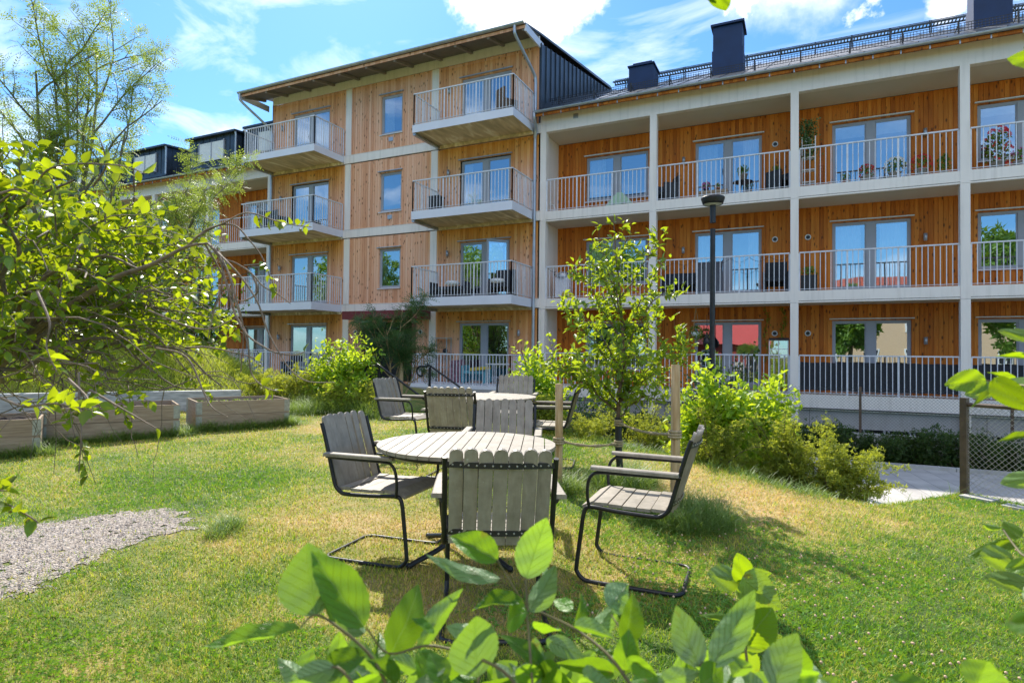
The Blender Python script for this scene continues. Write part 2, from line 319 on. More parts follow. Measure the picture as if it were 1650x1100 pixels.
M['rail'] = plain('galvanised_rail', (.68, .70, .77), .45, metal=.0, var=.1, scale=8, bump=.05)
M['zinc'] = plain('zinc_gutter', (.42, .45, .50), .38, metal=.6, var=.12, scale=5, bump=.05)
M['seam'] = plain('black_seam_metal', (.035, .05, .07), .38, metal=.3, var=.4, scale=1.6, bump=.08, bscale=3)
M['navy'] = plain('navy_sheet_metal', (.004, .028, .10), .62, var=.2, scale=2, bump=.04, bscale=4)
M['tile'] = plain('dark_roof_metal', (.045, .05, .06), .32, metal=.2, var=.2, scale=3)
M['frame'] = plain('grey_window_frame', (.36, .375, .43), .45, var=.05, scale=3, bump=.02)
M['black'] = plain('black_metal', (.014, .014, .016), .42, var=.5, scale=14, bump=.12)
M['dark'] = plain('dark_plastic', (.02, .022, .028), .55, var=.3, scale=8)
M['darkfab'] = plain('dark_fabric', (.028, .032, .042), .9, var=.3, scale=30, bump=.3)
M['whitep'] = plain('white_paint', (.75, .76, .76), .45, var=.05, bump=.03)
M['curtain'] = plain('white_curtain', (.72, .74, .76), .85, var=.08, scale=9)
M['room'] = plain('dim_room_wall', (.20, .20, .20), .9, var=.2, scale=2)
M['red'] = plain('dark_red_sheet', (.16, .012, .02), .4, var=.1)
M['terra'] = plain('terracotta', (.42, .13, .05), .8, var=.15)
M['pinewood'] = None
def gmat():
    m, nt, b, N, L = mat('window_glass'); g = N('ShaderNodeBsdfGlossy'); g.inputs['Roughness'].default_value = 0; g.inputs[0].default_value = (.82, .93, 1, 1)
    t = N('ShaderNodeBsdfTransparent'); t.inputs[0].default_value = (.74, .80, .80, 1); lw = N('ShaderNodeFresnel'); lw.inputs[0].default_value = 1.6
    a = N('ShaderNodeMath', operation='MULTIPLY_ADD', i_1=1.1, i_2=.42, use_clamp=True); L(lw.outputs[0], a.inputs[0])
    tc = N('ShaderNodeTexCoord'); n = N('ShaderNodeTexNoise'); n.inputs['Scale'].default_value = .9; L(tc.outputs['Object'], n.inputs[0])
    bp = N('ShaderNodeBump'); bp.inputs['Strength'].default_value = .05; bp.inputs['Distance'].default_value = .05; L(n.outputs[0], bp.inputs['Height']); L(bp.outputs[0], g.inputs['Normal'])
    ms = N('ShaderNodeMixShader'); L(a.outputs[0], ms.inputs[0]); L(t.outputs[0], ms.inputs[1]); L(g.outputs[0], ms.inputs[2]); L(ms.outputs[0], nt.nodes['Material Output'].inputs[0]); return m
M['glass'] = gmat()
def plankmat(name, stops, sc_=(30, 3, 30), rough=.7, worn=False):
    m, nt, b, N, L = mat(name); tc = N('ShaderNodeTexCoord'); mp = N('ShaderNodeMapping'); mp.inputs['Scale'].default_value = sc_; L(tc.outputs['Object'], mp.inputs[0])
    at = N('ShaderNodeAttribute', attribute_name='rnd'); cb = N('ShaderNodeCombineXYZ'); k = N('ShaderNodeMath', operation='MULTIPLY', i_1=30.); L(at.outputs['Fac'], k.inputs[0])
    for i in range(3): L(k.outputs[0], cb.inputs[i])
    L(cb.outputs[0], mp.inputs['Location'])
    n = N('ShaderNodeTexNoise'); n.inputs['Scale'].default_value = 1; n.inputs['Detail'].default_value = 6; n.inputs['Distortion'].default_value = .25; L(mp.outputs[0], n.inputs[0])
    a = N('ShaderNodeMath', operation='MULTIPLY_ADD', i_1=.18, i_2=-.09); L(at.outputs['Fac'], a.inputs[0]); s2 = N('ShaderNodeMath', operation='ADD'); L(n.outputs[0], s2.inputs[0]); L(a.outputs[0], s2.inputs[1])
    r = ramp(N, stops); L(s2.outputs[0], r.inputs[0]); L(r.outputs[0], b.inputs['Base Color']); b.inputs['Roughness'].default_value = rough
    bp = N('ShaderNodeBump'); bp.inputs['Strength'].default_value = .3; bp.inputs['Distance'].default_value = .004; L(n.outputs[0], bp.inputs['Height']); L(bp.outputs[0], b.inputs['Normal'])
    if worn:
        oi = N('ShaderNodeObjectInfo'); g = N('ShaderNodeNewGeometry')
        n5 = N('ShaderNodeTexNoise'); n5.inputs['Scale'].default_value = 9; n5.inputs['Detail'].default_value = 7; n5.inputs['Roughness'].default_value = .65; L(g.outputs['Position'], n5.inputs[0])
        m5 = N('ShaderNodeMapRange'); m5.inputs[1].default_value = .35; m5.inputs[2].default_value = .7; m5.inputs[3].default_value = .78; m5.inputs[4].default_value = 1.15; L(n5.outputs[0], m5.inputs[0])
        o5 = N('ShaderNodeMath', operation='MULTIPLY_ADD', i_1=.18, i_2=.91); L(oi.outputs['Random'], o5.inputs[0]); p5 = N('ShaderNodeMath', operation='MULTIPLY'); L(o5.outputs[0], p5.inputs[0]); L(m5.outputs[0], p5.inputs[1])
        v5 = N('ShaderNodeMix', data_type='RGBA', blend_type='MULTIPLY'); v5.inputs[0].default_value = 1; L(r.outputs[0], v5.inputs[6]); L(p5.outputs[0], v5.inputs[7])
        n6 = N('ShaderNodeTexNoise'); n6.inputs['Scale'].default_value = 26; n6.inputs['Detail'].default_value = 2; L(g.outputs['Position'], n6.inputs[0]); m6 = N('ShaderNodeMapRange'); m6.inputs[1].default_value = .73; m6.inputs[2].default_value = .76; m6.inputs[4].default_value = .7; L(n6.outputs[0], m6.inputs[0])
        v6 = N('ShaderNodeMix', data_type='RGBA'); L(m6.outputs[0], v6.inputs[0]); L(v5.outputs[2], v6.inputs[6]); v6.inputs[7].default_value = (.55, .55, .52, 1); L(v6.outputs[2], b.inputs['Base Color'])
    return m
M['slat'] = plankmat('greige_painted_slat', [(.2, (.26, .225, .18)), (.5, (.325, .285, .235)), (.8, (.37, .33, .28))], (40, 40, 6), .5, True)
M['bed'] = plankmat('weathered_plank', [(.25, (.25, .175, .115)), (.5, (.34, .25, .17)), (.8, (.44, .345, .25))], (5, 5, 60), .85)
M['stake'] = plankmat('round_stake', [(.3, (.28, .16, .07)), (.5, (.44, .29, .14)), (.72, (.58, .42, .24))], (40, 40, 4), .8)
M['timber'] = plankmat('grey_timber', [(.3, (.30, .31, .31)), (.5, (.44, .45, .45)), (.72, (.55, .56, .55))], (5, 5, 30), .85)
M['rope'] = plain('jute_band', (.42, .33, .20), .95, var=.3, scale=40, bump=.8, bscale=200)
M['bark'] = plain('brown_bark', (.15, .10, .065), .9, var=.4, scale=25, bump=.8, bscale=60)
M['barkg'] = plain('grey_bark', (.20, .18, .155), .85, var=.3, scale=14, bump=.5, bscale=40)
M['twig'] = plain('twig_bark', (.21, .155, .115), .75, var=.4, scale=30, bump=.4)
M['twigg'] = plain('green_stem', (.14, .12, .045), .6, var=.3, scale=30, bump=.1)
M['lf_cherry'] = leafmat('cherry_leaf', (.018, .065, .006), (.10, .22, .016), (.66, .78, .012), .46, .32, tlow=.42, veins=0)
M['lf_near'] = leafmat('apple_leaf_near', (.03, .12, .012), (.07, .21, .018), (.42, .70, .02), .44, .40, under=(.22, .33, .18), veins=7, tlow=.5)
M['lf_hazel'] = leafmat('hazel_leaf_near', (.035, .11, .012), (.07, .19, .02), (.52, .74, .008), .46, .42, under=(.19, .31, .12), veins=9, tlow=.4)
M['lf_apple'] = leafmat('apple_leaf', (.025, .09, .010), (.09, .20, .02), (.62, .76, .015), .45, .36, under=(.15, .25, .09))
M['lf_rowan'] = leafmat('rowan_leaf', (.10, .17, .03), (.24, .32, .07), (.50, .62, .08), .42, .5)
M['lf_bright'] = leafmat('bright_leaf', (.08, .20, .012), (.22, .40, .03), (.74, .88, .03), .48, .5)
M['lf_poten'] = leafmat('potentilla_leaf', (.07, .13, .015), (.27, .31, .04), (.68, .72, .05), .42, .6)
M['lf_dark'] = leafmat('dark_leaf', (.025, .07, .018), (.07, .15, .035), (.14, .26, .04), .30, .45)
M['lf_mid'] = leafmat('mid_leaf', (.04, .11, .012), (.12, .24, .025), (.40, .58, .03), .4, .5)
M['lf_hedge'] = leafmat('hedge_leaf', (.012, .04, .006), (.05, .10, .012), (.14, .24, .02), .35, .5)
M['lf_clover'] = leafmat('clover_leaf', (.04, .14, .012), (.10, .26, .02), (.35, .60, .02), .35, .5)
M['petal_y'] = plain('yellow_petal', (.75, .60, .08), .6); M['petal_r'] = plain('red_petal', (.60, .02, .03), .6); M['petal_w'] = plain('white_petal', (.8, .8, .78), .6)
M['petal_c'] = plain('cream_petal', (.62, .42, .28), .7); M['petal_p'] = plain('pink_petal', (.5, .08, .30), .6)
M['fruit'] = plain('small_green_fruit', (.25, .22, .05), .4)
# ============================================================ TERRAIN
def sst(a): a = np.clip(a, 0, 1); return a*a*(3-2*a)
EX = [-30, -9, -6.8, -4.5, -3.7, -1.2, -.2, .55, 1.35, 3.0, 5, 9, 40]; EY = [-9, -8.9, -9.2, -9.6, -9.9, -11.3, -12.25, -12.55, -11.72, -12.8, -14.3, -17, -17]
def ye(x): return np.interp(x, EX, EY)
MA = np.array([-9.57, -10.57]); ME = np.array([-.614, -.789]); MN = np.array([-.789, .614])
def G(x, y):
    x = np.asarray(x, float); y = np.asarray(y, float)
    L = -1.33 + .025*np.clip(y+15.5, 0, 6) - .013*np.clip(x, -8, 2) + .012*np.sin(x*2.1+y)*np.sin(y*1.7-x*.6)
    low = np.interp(x, [-11.5, -8.0], [-1.18, -1.97])
    z = L + (low-L)*sst((y-ye(x))/1.25)
    s = (x-MA[0])*MN[0]+(y-MA[1])*MN[1]; t = (x-MA[0])*ME[0]+(y-MA[1])*ME[1]
    z = z + 1.0*sst(s/3.2)*sst((t+1.6)/2.2)*(1-.5*sst((s-6)/6))
    z = np.where((x > -3.2) & (y > -4.42) & (y < 20), -2.35, z)
    return z
def axis(pts, fine):
    a = list(np.arange(fine[0], fine[1], fine[2])); st = fine[2]; x = fine[1]
    while x < pts[1]: a.append(x); st *= 1.25; x += st
    a.append(pts[1]); st = fine[2]; x = fine[0]
    while x > pts[0]: st *= 1.25; x -= st; a.insert(0, max(x, pts[0]))
    return np.array(a)
gx = axis((-900, 900), (-14, 6, .14)); gy = axis((-900, 900), (-19, -4.2, .14))
XX, YY = np.meshgrid(gx, gy); ZZ = G(XX, YY)
m_ = MB(); nx = len(gx); ny = len(gy); i = np.arange(ny-1)[:, None]*nx; j = np.arange(nx-1)[None]
m_.add(np.stack([XX, YY, ZZ], -1).reshape(-1, 3), np.stack([i+j, i+j+1, i+nx+j+1, i+nx+j], -1).reshape(-1, 4), smooth=True, rnd=0)
def lawnmat(name, blade):
    m, nt, b, N, L = mat(name); g = N('ShaderNodeNewGeometry')
    n = N('ShaderNodeTexNoise'); n.inputs['Scale'].default_value = .55; n.inputs['Detail'].default_value = 5; n.inputs['Roughness'].default_value = .6; n.inputs['Distortion'].default_value = .5; L(g.outputs['Position'], n.inputs[0])
    n2 = N('ShaderNodeTexNoise'); n2.inputs['Scale'].default_value = 5.5; n2.inputs['Detail'].default_value = 4; L(g.outputs['Position'], n2.inputs[0])
    # dry strip round the tables and along the lawn's edge (trodden, thin soil)
    sp = N('ShaderNodeSeparateXYZ'); L(g.outputs['Position'], sp.inputs[0])
    acc = None
    for cx, cy, r, st in [(-1.9, -14.7, 1.6, .08), (-3.2, -12.5, 1.6, .07), (-.6, -12.9, 1.4, .15), (.3, -12.7, 1.2, .14), (-6.6, -12.3, 1.3, .12), (-5.3, -13.2, 1.2, .08), (-3.4, -15.0, 1.3, .1), (1.8, -14.5, 2.4, -.14), (-3.6, -14.2, .9, -.1), (-2.6, -16.4, 1.6, -.03)]:
        d = N('ShaderNodeVectorMath', operation='DISTANCE'); d.inputs[1].default_value = (cx, cy, -1.3); L(g.outputs['Position'], d.inputs[0])
        mr = N('ShaderNodeMapRange', interpolation_type='SMOOTHSTEP'); mr.inputs[1].default_value = r; mr.inputs[2].default_value = r*.1; mr.inputs[3].default_value = 0; mr.inputs[4].default_value = st; L(d.outputs['Value'], mr.inputs[0])
        if acc is None: acc = mr.outputs[0]
        else: a = N('ShaderNodeMath', operation='ADD'); L(acc, a.inputs[0]); L(mr.outputs[0], a.inputs[1]); acc = a.outputs[0]
    a = N('ShaderNodeMath', operation='ADD'); L(n.outputs[0], a.inputs[0]); L(acc, a.inputs[1])
    c = N('ShaderNodeMath', operation='MULTIPLY_ADD', i_1=.35); L(n2.outputs[0], c.inputs[0]); L(a.outputs[0], c.inputs[2]); v = c.outputs[0]
    if blade:
        at = N('ShaderNodeAttribute', attribute_name='rnd'); e = N('ShaderNodeMath', operation='MULTIPLY_ADD', i_1=.46, i_2=-.25); L(at.outputs['Fac'], e.inputs[0]); h = N('ShaderNodeMath', operation='ADD'); L(v, h.inputs[0]); L(e.outputs[0], h.inputs[1]); v = h.outputs[0]
        r = ramp(N, [(.48, (.075, .20, .012)), (.64, (.30, .44, .02)), (.82, (.56, .50, .08)), (1.0, (.76, .53, .21))])
        L(v, r.inputs[0]); L(r.outputs[0], b.inputs['Base Color']); b.inputs['Roughness'].default_value = .5; b.inputs['Specular IOR Level'].default_value = .35
        t = N('ShaderNodeBsdfTranslucent'); r2 = ramp(N, [(.48, (.22, .46, .01)), (.64, (.50, .66, .02)), (.82, (.70, .62, .08)), (1.0, (.76, .54, .22))]); L(v, r2.inputs[0]); L(r2.outputs[0], t.inputs[0])
        ms = N('ShaderNodeMixShader', i_0=.38); L(b.outputs[0], ms.inputs[1]); L(t.outputs[0], ms.inputs[2]); L(ms.outputs[0], nt.nodes['Material Output'].inputs[0])
    else:
        n3 = N('ShaderNodeTexNoise'); n3.inputs['Scale'].default_value = 60; n3.inputs['Detail'].default_value = 4; L(g.outputs['Position'], n3.inputs[0])
        h = N('ShaderNodeMath', operation='MULTIPLY_ADD', i_1=.25, i_2=-.12); L(n3.outputs[0], h.inputs[0]); k = N('ShaderNodeMath', operation='ADD'); L(v, k.inputs[0]); L(h.outputs[0], k.inputs[1])
        r = ramp(N, [(.50, (.045, .085, .012)), (.66, (.12, .16, .025)), (.82, (.30, .25, .08)), (1.0, (.48, .35, .17))]); L(k.outputs[0], r.inputs[0]); L(r.outputs[0], b.inputs['Base Color']); b.inputs['Roughness'].default_value = .95
        bp = N('ShaderNodeBump'); bp.inputs['Strength'].default_value = .8; bp.inputs['Distance'].default_value = .02; L(n3.outputs[0], bp.inputs['Height']); L(bp.outputs[0], b.inputs['Normal'])
    return m
M['lawn'] = lawnmat('lawn_soil', False); M['blade'] = lawnmat('grass_blade', True)
tag(m_.build('ground', M['lawn'], origin=(0, 0, 0)), kind='structure')

# path of pale slabs below the lawn
def pathmat():
    m, nt, b, N, L = mat('path_slabs'); g = N('ShaderNodeNewGeometry'); mp = N('ShaderNodeMapping'); mp.inputs['Rotation'].default_value = (0, 0, R(-9)); L(g.outputs['Position'], mp.inputs[0])
    br = N('ShaderNodeTexBrick'); br.offset = 0; br.inputs['Scale'].default_value = 1; br.inputs['Brick Width'].default_value = .33; br.inputs['Row Height'].default_value = 1.6; br.inputs['Mortar Size'].default_value = .006
    br.inputs['Color1'].default_value = (.50, .475, .44, 1); br.inputs['Color2'].default_value = (.44, .42, .40, 1); br.inputs['Mortar'].default_value = (.24, .23, .22, 1); L(mp.outputs[0], br.inputs[0])
    n = N('ShaderNodeTexNoise'); n.inputs['Scale'].default_value = 3; n.inputs['Detail'].default_value = 8; L(g.outputs['Position'], n.inputs[0]); r = ramp(N, [(.3, (.8, .8, .8)), (.7, (1.08, 1.08, 1.08))]); L(n.outputs[0], r.inputs[0])
    mm = N('ShaderNodeMix', data_type='RGBA', blend_type='MULTIPLY'); mm.inputs[0].default_value = 1; L(br.outputs[0], mm.inputs[6]); L(r.outputs[0], mm.inputs[7]); L(mm.outputs[2], b.inputs['Base Color']); b.inputs['Roughness'].default_value = .85; return m
m_ = MB(); m_.box(-7.6, 30, -9.7, -5.80, -2.1, -1.948); tag(m_.build('path', pathmat(), origin=(0, 0, 0)), kind='structure')
m_ = MB()
for k in range(38): m_.box(-7.6+k*1.0, -6.61+k*1.0, -5.80, -5.68, -2.1, -1.89)
tag(m_.build('path_kerb', M['concrete'], origin=(0, 0, 0)), kind='structure')
# gravel patch
def blob(pts, n=8):
    P = bez(list(pts)+[pts[0]], n)[:-1]; return P + rng.normal(0, .035, P.shape)
gp = blob([(-4.95, -17.2), (-5.05, -16.5), (-4.95, -15.95), (-4.75, -15.5), (-4.35, -15.35), (-4.0, -15.5), (-3.85, -15.75), (-3.9, -16.1), (-3.72, -16.5), (-3.7, -16.9), (-4.1, -17.4)])
def inpoly(x, y, P):
    ins = np.zeros(np.shape(x), bool); n = len(P)
    for a in range(n):
        x1, y1 = P[a]; x2, y2 = P[(a+1) % n]
        c = ((y1 > y) != (y2 > y)) & (x < (x2-x1)*(y-y1)/(y2-y1+1e-12)+x1); ins ^= c
    return ins
cg = gp.mean(0)
m_ = MB(); cs = .035; ax_ = np.arange(-5.3, -3.3, cs); ay_ = np.arange(-17.6, -15.0, cs); GX, GY = np.meshgrid(ax_, ay_); GX = GX+rng.uniform(-.012, .012, GX.shape); GY = GY+rng.uniform(-.012, .012, GY.shape)
GZ = G(GX, GY)+.004+rng.uniform(-.002, .003, GX.shape); cx_ = GX[:-1, :-1]+cs/2; cy_ = GY[:-1, :-1]+cs/2
wob = .10*np.sin(cx_*9+cy_*4)+.05*np.sin(cx_*23-cy_*17); ins = inpoly(cx_+wob*.6, cy_+wob*.5, gp)&(rng.random(cx_.shape) < .97); r_, c_ = np.nonzero(ins); nxg = len(ax_); b0 = r_*nxg+c_
m_.add(np.stack([GX, GY, GZ], -1).reshape(-1, 3), np.stack([b0, b0+1, b0+nxg+1, b0+nxg], 1), rnd=0)
def gravelmat():
    m, nt, b, N, L = mat('gravel'); g = N('ShaderNodeNewGeometry'); v = N('ShaderNodeTexVoronoi'); v.inputs['Scale'].default_value = 75; L(g.outputs['Position'], v.inputs[0])
    s = N('ShaderNodeSeparateColor'); L(v.outputs['Color'], s.inputs[0]); r = ramp(N, [(0, (.32, .26, .21)), (.5, (.46, .39, .33)), (1, (.60, .53, .47))]); L(s.outputs[0], r.inputs[0]); L(r.outputs[0], b.inputs['Base Color'])
    bp = N('ShaderNodeBump'); bp.inputs['Strength'].default_value = 1; bp.inputs['Distance'].default_value = .02; bp.invert = True; L(v.outputs['Distance'], bp.inputs['Height']); L(bp.outputs[0], b.inputs['Normal']); b.inputs['Roughness'].default_value = .9; return m
tag(m_.build('gravel_patch', gravelmat(), origin=(0, 0, 0)), kind='structure')
m_ = MB(); k = 9500; x = rng.uniform(-5.2, -3.4, k); y = rng.uniform(-17.5, -15.2, k); ok = inpoly(x+rng.normal(0, .07, k), y+rng.normal(0, .07, k), gp); x, y = x[ok], y[ok]
oc = np.array([(1, 0, 0), (0, 1, 0), (-1, 0, 0), (0, -1, 0), (0, 0, .7), (0, 0, -.5)]); of = np.array([(0, 1, 4), (1, 2, 4), (2, 3, 4), (3, 0, 4)])
sz = rng.uniform(.003, .008, len(x)); z = G(x, y)+.012
a = rng.uniform(0, 6.28, len(x)); ca, sa = np.cos(a), np.sin(a); st = rng.uniform(.6, 1.4, (len(x), 1))
vv = oc[None]*sz[:, None, None]; vx = (vv[..., 0]*ca[:, None]-vv[..., 1]*sa[:, None])*st+x[:, None]; vy = (vv[..., 0]*sa[:, None]+vv[..., 1]*ca[:, None])/st+y[:, None]
m_.add(np.stack([vx, vy, vv[..., 2]+z[:, None]], -1).reshape(-1, 3), (of[None]+(np.arange(len(x))*6)[:, None, None]).reshape(-1, 3), rnd=np.repeat(rng.random(len(x)), 6))
def pebmat():
    m, nt, b, N, L = mat('pebble'); at = N('ShaderNodeAttribute', attribute_name='rnd'); r = ramp(N, [(0, (.30, .24, .20)), (.6, (.48, .41, .35)), (1, (.68, .61, .55))]); L(at.outputs['Fac'], r.inputs[0]); L(r.outputs[0], b.inputs['Base Color']); b.inputs['Roughness'].default_value = .85; return m
tag(m_.build('gravel_stones', pebmat(), origin=(0, 0, 0)), kind='stuff')

# ============================================================ APARTMENT BUILDING
BW = .112
def cladding(mb, x0, x1, z0, z1, Y, holes):
    e = {x0, x1}; k = math.ceil(x0/BW)
    while k*BW < x1: e.add(k*BW); k += 1
    for h in holes:
        if x0 < h[0] < x1: e.add(h[0])
        if x0 < h[1] < x1: e.add(h[1])
    e = sorted(e); g = .006
    for a, b in zip(e[:-1], e[1:]):
        if b-a < .004: continue
        mid = (a+b)/2; seg = [(z0, z1)]
        for h in holes:
            if h[0] < mid < h[1]:
                ns = []
                for s0, s1 in seg:
                    if h[2] > s0: ns.append((s0, min(s1, h[2])))
                    if h[3] < s1: ns.append((max(s0, h[3]), s1))
                seg = [t for t in ns if t[1]-t[0] > .005]
        ga = g if abs(a/BW-round(a/BW)) < 1e-6 else 0; gb = g if abs(b/BW-round(b/BW)) < 1e-6 else 0
        dz = .002*((round(a/BW)) % 2)
        for s0, s1 in seg:
            mb.add([(a, Y+.014, s0), (b, Y+.014, s0), (b, Y+.014, s1), (a, Y+.014, s1)], [(0, 1, 2, 3)])
            if b-a > .02: mb.box(a+ga, b-gb, Y-dz, Y+.0135, s0, s1)
    for h in holes:   # reveals
        if h[0] >= x0 and h[1] <= x1 and h[2] >= z0-.01 and h[3] <= z1:
            mb.box(h[0]-.001, h[0]+.016, Y+.015, Y+.14, h[2], h[3]); mb.box(h[1]-.016, h[1]+.001, Y+.015, Y+.14, h[2], h[3]); mb.box(h[0]+.017, h[1]-.017, Y+.015, Y+.14, h[3]-.016, h[3]-.001)
BLD = empty('apartment_building', (0, 0, -2.3), 'long timber clad apartment block with white loggias and a taller four storey middle part', 'apartment building')
FL = [-1.03, 1.82, 4.72, 7.676]      # floor levels
def part(mb, name, m, parent=BLD): return mb.build(name, M[m] if isinstance(m, str) else m, parent)
def window(x0, x1, z0, z1, Y, dbl=True, curtain=None, sill=False, blind=0, door=False, label=None, inner=True):
    """frame + panes + what is seen behind them"""
    f = MB(); yf0, yf1 = Y+.075, Y+.125; t = .055
    x0 += .016; x1 -= .016; z1 -= .016
    f.box(x0, x0+t, yf0, yf1, z0, z1); f.box(x1-t, x1, yf0, yf1, z0, z1); f.box(x0+t, x1-t, yf0, yf1, z1-t, z1); f.box(x0+t, x1-t, yf0, yf1, z0, z0+t)
    pn = []
    if dbl:
        xm = (x0+x1)/2; f.box(xm-.11, xm+.11, yf0-.012, yf1-.003, z0+t, z1-t)
        spans = [(x0+t, xm-.11), (xm+.11, x1-t)]
    else: spans = [(x0+t, x1-t)]
    for a, b in spans:
        s = .035; zb = z0+t+(.12 if door else 0)
        if door: f.box(a, b, yf0+.003, yf1-.006, z0+t, zb)
        f.box(a, a+s, yf0+.012, yf1-.006, zb, z1-t); f.box(b-s, b, yf0+.012, yf1-.006, zb, z1-t); f.box(a+s, b-s, yf0+.012, yf1-.006, z1-t-s, z1-t); f.box(a+s, b-s, yf0+.012, yf1-.006, zb, zb+s)
        pn.append((a+s, b-s, zb+s, z1-t-s))
    fr = f.build('door_frame' if door else 'window_frame', M['frame'], BLD)
    if label: fr['label'] = label
    for a, b, c, d in pn:
        q = MB(); q.add([(a-.004, Y+.105, c-.004), (b+.004, Y+.105, c-.004), (b+.004, Y+.105, d+.004), (a-.004, Y+.105, d+.004)], [(0, 1, 2, 3)]); q.build('pane', M['glass'], fr)
    if door and dbl:
        q = MB(); q.tube([(xm-.16, yf0-.03, z0+1.02), (xm-.16, yf0-.03, z0+1.16)], .009, 6); q.box(xm-.17, xm-.15, yf0-.025, yf0, z0+.98, z0+1.0); q.build('handle', M['black'], fr)
    if sill: q = MB(); q.box(x0-.03, x1+.03, Y-.05, yf0, z0-.04, z0-.012); q.build('sill', M['fascia'], fr)
    q = MB(); q.box(x0-.07, x1+.07, Y-.075, Y-.004, z1+.035, z1+.062); q.build('drip_flashing', M['whitep'] if Y > 1 else M['zinc'], fr)
    if curtain:
        for (a, b) in curtain:
            w = MB(); n = 40; xs = np.linspace(x0+(x1-x0)*a, x0+(x1-x0)*b, n); yy = Y+.22+.025*np.sin(np.arange(n)*1.25)+.012*np.sin(np.arange(n)*.6)
            V = [(xs[i], yy[i], z) for z in (z0+.03, z1-.05) for i in range(n)]; w.add(V, [(i, i+1, n+i+1, n+i) for i in range(n-1)], smooth=True); w.build('curtain', M['curtain'], fr)
    if blind: w = MB(); w.box(x0+.05, x1-.05, Y+.155, Y+.16, z1-blind, z1-.05); w.build('roller_blind', M['curtain'], fr)
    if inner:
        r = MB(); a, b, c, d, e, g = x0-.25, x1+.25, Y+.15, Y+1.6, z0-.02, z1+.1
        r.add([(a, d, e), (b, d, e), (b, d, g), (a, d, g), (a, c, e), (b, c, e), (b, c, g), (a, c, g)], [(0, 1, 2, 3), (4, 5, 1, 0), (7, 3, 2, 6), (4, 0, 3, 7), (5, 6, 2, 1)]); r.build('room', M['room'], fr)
    return fr
def railing(name, pts, ztop, z0, parent, gap=.128, posts=True, top=.045):
    """metal railing along a polyline of (x,y)"""
    r = MB()
    for (a, b) in zip(pts[:-1], pts[1:]):
        a = np.array([*a, 0.]); b = np.array([*b, 0.]); L = np.linalg.norm(b-a); d = (b-a)/L
        r.beam(a+[0, 0, ztop-.02], b+[0, 0, ztop-.02], top, .035); r.beam(a+d*.01+[0, 0, z0+.05], b-d*.01+[0, 0, z0+.05], .03, .012)
        n = max(2, round(L/gap))
        for k in range(n+1):
            p = a+d*(L*k/n); w = .045 if (posts and k in (0, n//3, 2*n//3, n)) else .020
            r.box(p[0]-w/2, p[0]+w/2, p[1]-.006, p[1]+.006, z0-(.12 if w > .03 else -.02), ztop-.037)
    return r.build(name, M['rail'], parent)
# ---- middle block, wall plane Y = 0
LX0, LX1 = -20.2, -7.97
holes = []
for zf in FL: holes += [(-11.0, -9.0, zf+.02, zf+2.1), (-19.07, -17.09, zf+.02, zf+2.1)]
for zf in FL[1:]: holes.append((-14.56, -13.54, zf+.60, zf+2.1))
holes.append((-15.2, -12.9, -1.1, 1.15))
w = MB()
bands = [(1.53, 1.83), (4.44, 4.745), (7.37, 7.68)]
zs = [-1.1]+[q for b_ in bands for q in (b_[0]-.03, b_[1]+.012)]+[10.33]
for a in range(0, len(zs), 2):
    hh = [h for h in holes if h[2] < zs[a+1] and h[3] > zs[a]]
    cladding(w, LX0, LX1, zs[a], zs[a+1], 0, hh)
part(w, 'wall', 'wood_old')
w = MB()
for a, b in bands: w.box(LX0, LX1+.1, -.035, .02, a, b); w.box(LX0, LX1+.1, -.045, .02, b+.003, b+.014)
w.box(LX0, LX1, -.036, .02, 10.345, 10.66)
part(w, 'floor_band', 'white')
for x0, x1 in ((-16.24, -15.96), (-12.22, -11.94)):
    w = MB()
    for a in range(0, len(zs), 2): w.box(x0, x1, -.03, .01, zs[a]+.01 if a else -1.1, zs[a+1]-.002)
    part(w, 'trim_strip', 'white')
w = MB(); w.box(LX0-.02, LX1+.01, .16, .3, 1.4, 10.6); w.box(LX0-.02, -19.2, .16, .3, -2.3, 1.39); w.box(LX1-1.0, LX1+.01, .16, .3, -2.3, 1.39)
# back wall & ends (other side of the house)
w2 = MB(); w2.box(LX0, LX1, 15.9, 16.1, -2.3, 10.9); w2.box(-60, LX0-.01, 15.9, 16.1, -2.3, 8); w2.box(LX1+.01, 24, 15.9, 16.1, -2.3, 8); w2.box(LX0-.02, LX1+.02, .3, 15.89, -2.3, -1.12); part(w2, 'rear_wall', 'wood_old')
kinds = {(0, 0): [(0, 1)], (1, 0): None, (2, 0): [(0, .45), (.8, 1)], (3, 0): [(.35, 1)], (0, 1): None, (1, 1): None, (2, 1): [(0, .2)], (3, 1): [(.05, .6)]}
for k, zf in enumerate(FL):
    for s, (a, b) in enumerate(((-19.07, -17.09), (-11.0, -9.0))):
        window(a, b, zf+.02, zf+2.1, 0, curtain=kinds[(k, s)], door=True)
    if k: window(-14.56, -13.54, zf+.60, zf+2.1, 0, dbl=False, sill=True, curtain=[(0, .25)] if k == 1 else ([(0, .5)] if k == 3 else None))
# entrance
w = MB(); w.box(-15.2, -12.9, .75, .8, -1.1, 1.15); w.box(-15.2, -15.16, .15, .75, -1.1, 1.15); w.box(-12.94, -12.9, .15, .75, -1.1, 1.15); w.box(-14.9, -13.9, .69, .74, -1.08, 1.02); part(w, 'entrance_porch', 'dark')
w = MB(); w.box(-15.55, -12.15, -.85, -.04, 1.2, 1.5); w.box(-14.65, -14.52, -.8, -.7, -1.9, 1.2); w.box(-12.42, -12.32, -.8, -.7, -1.9, 1.2); part(w, 'entrance_canopy', 'red')
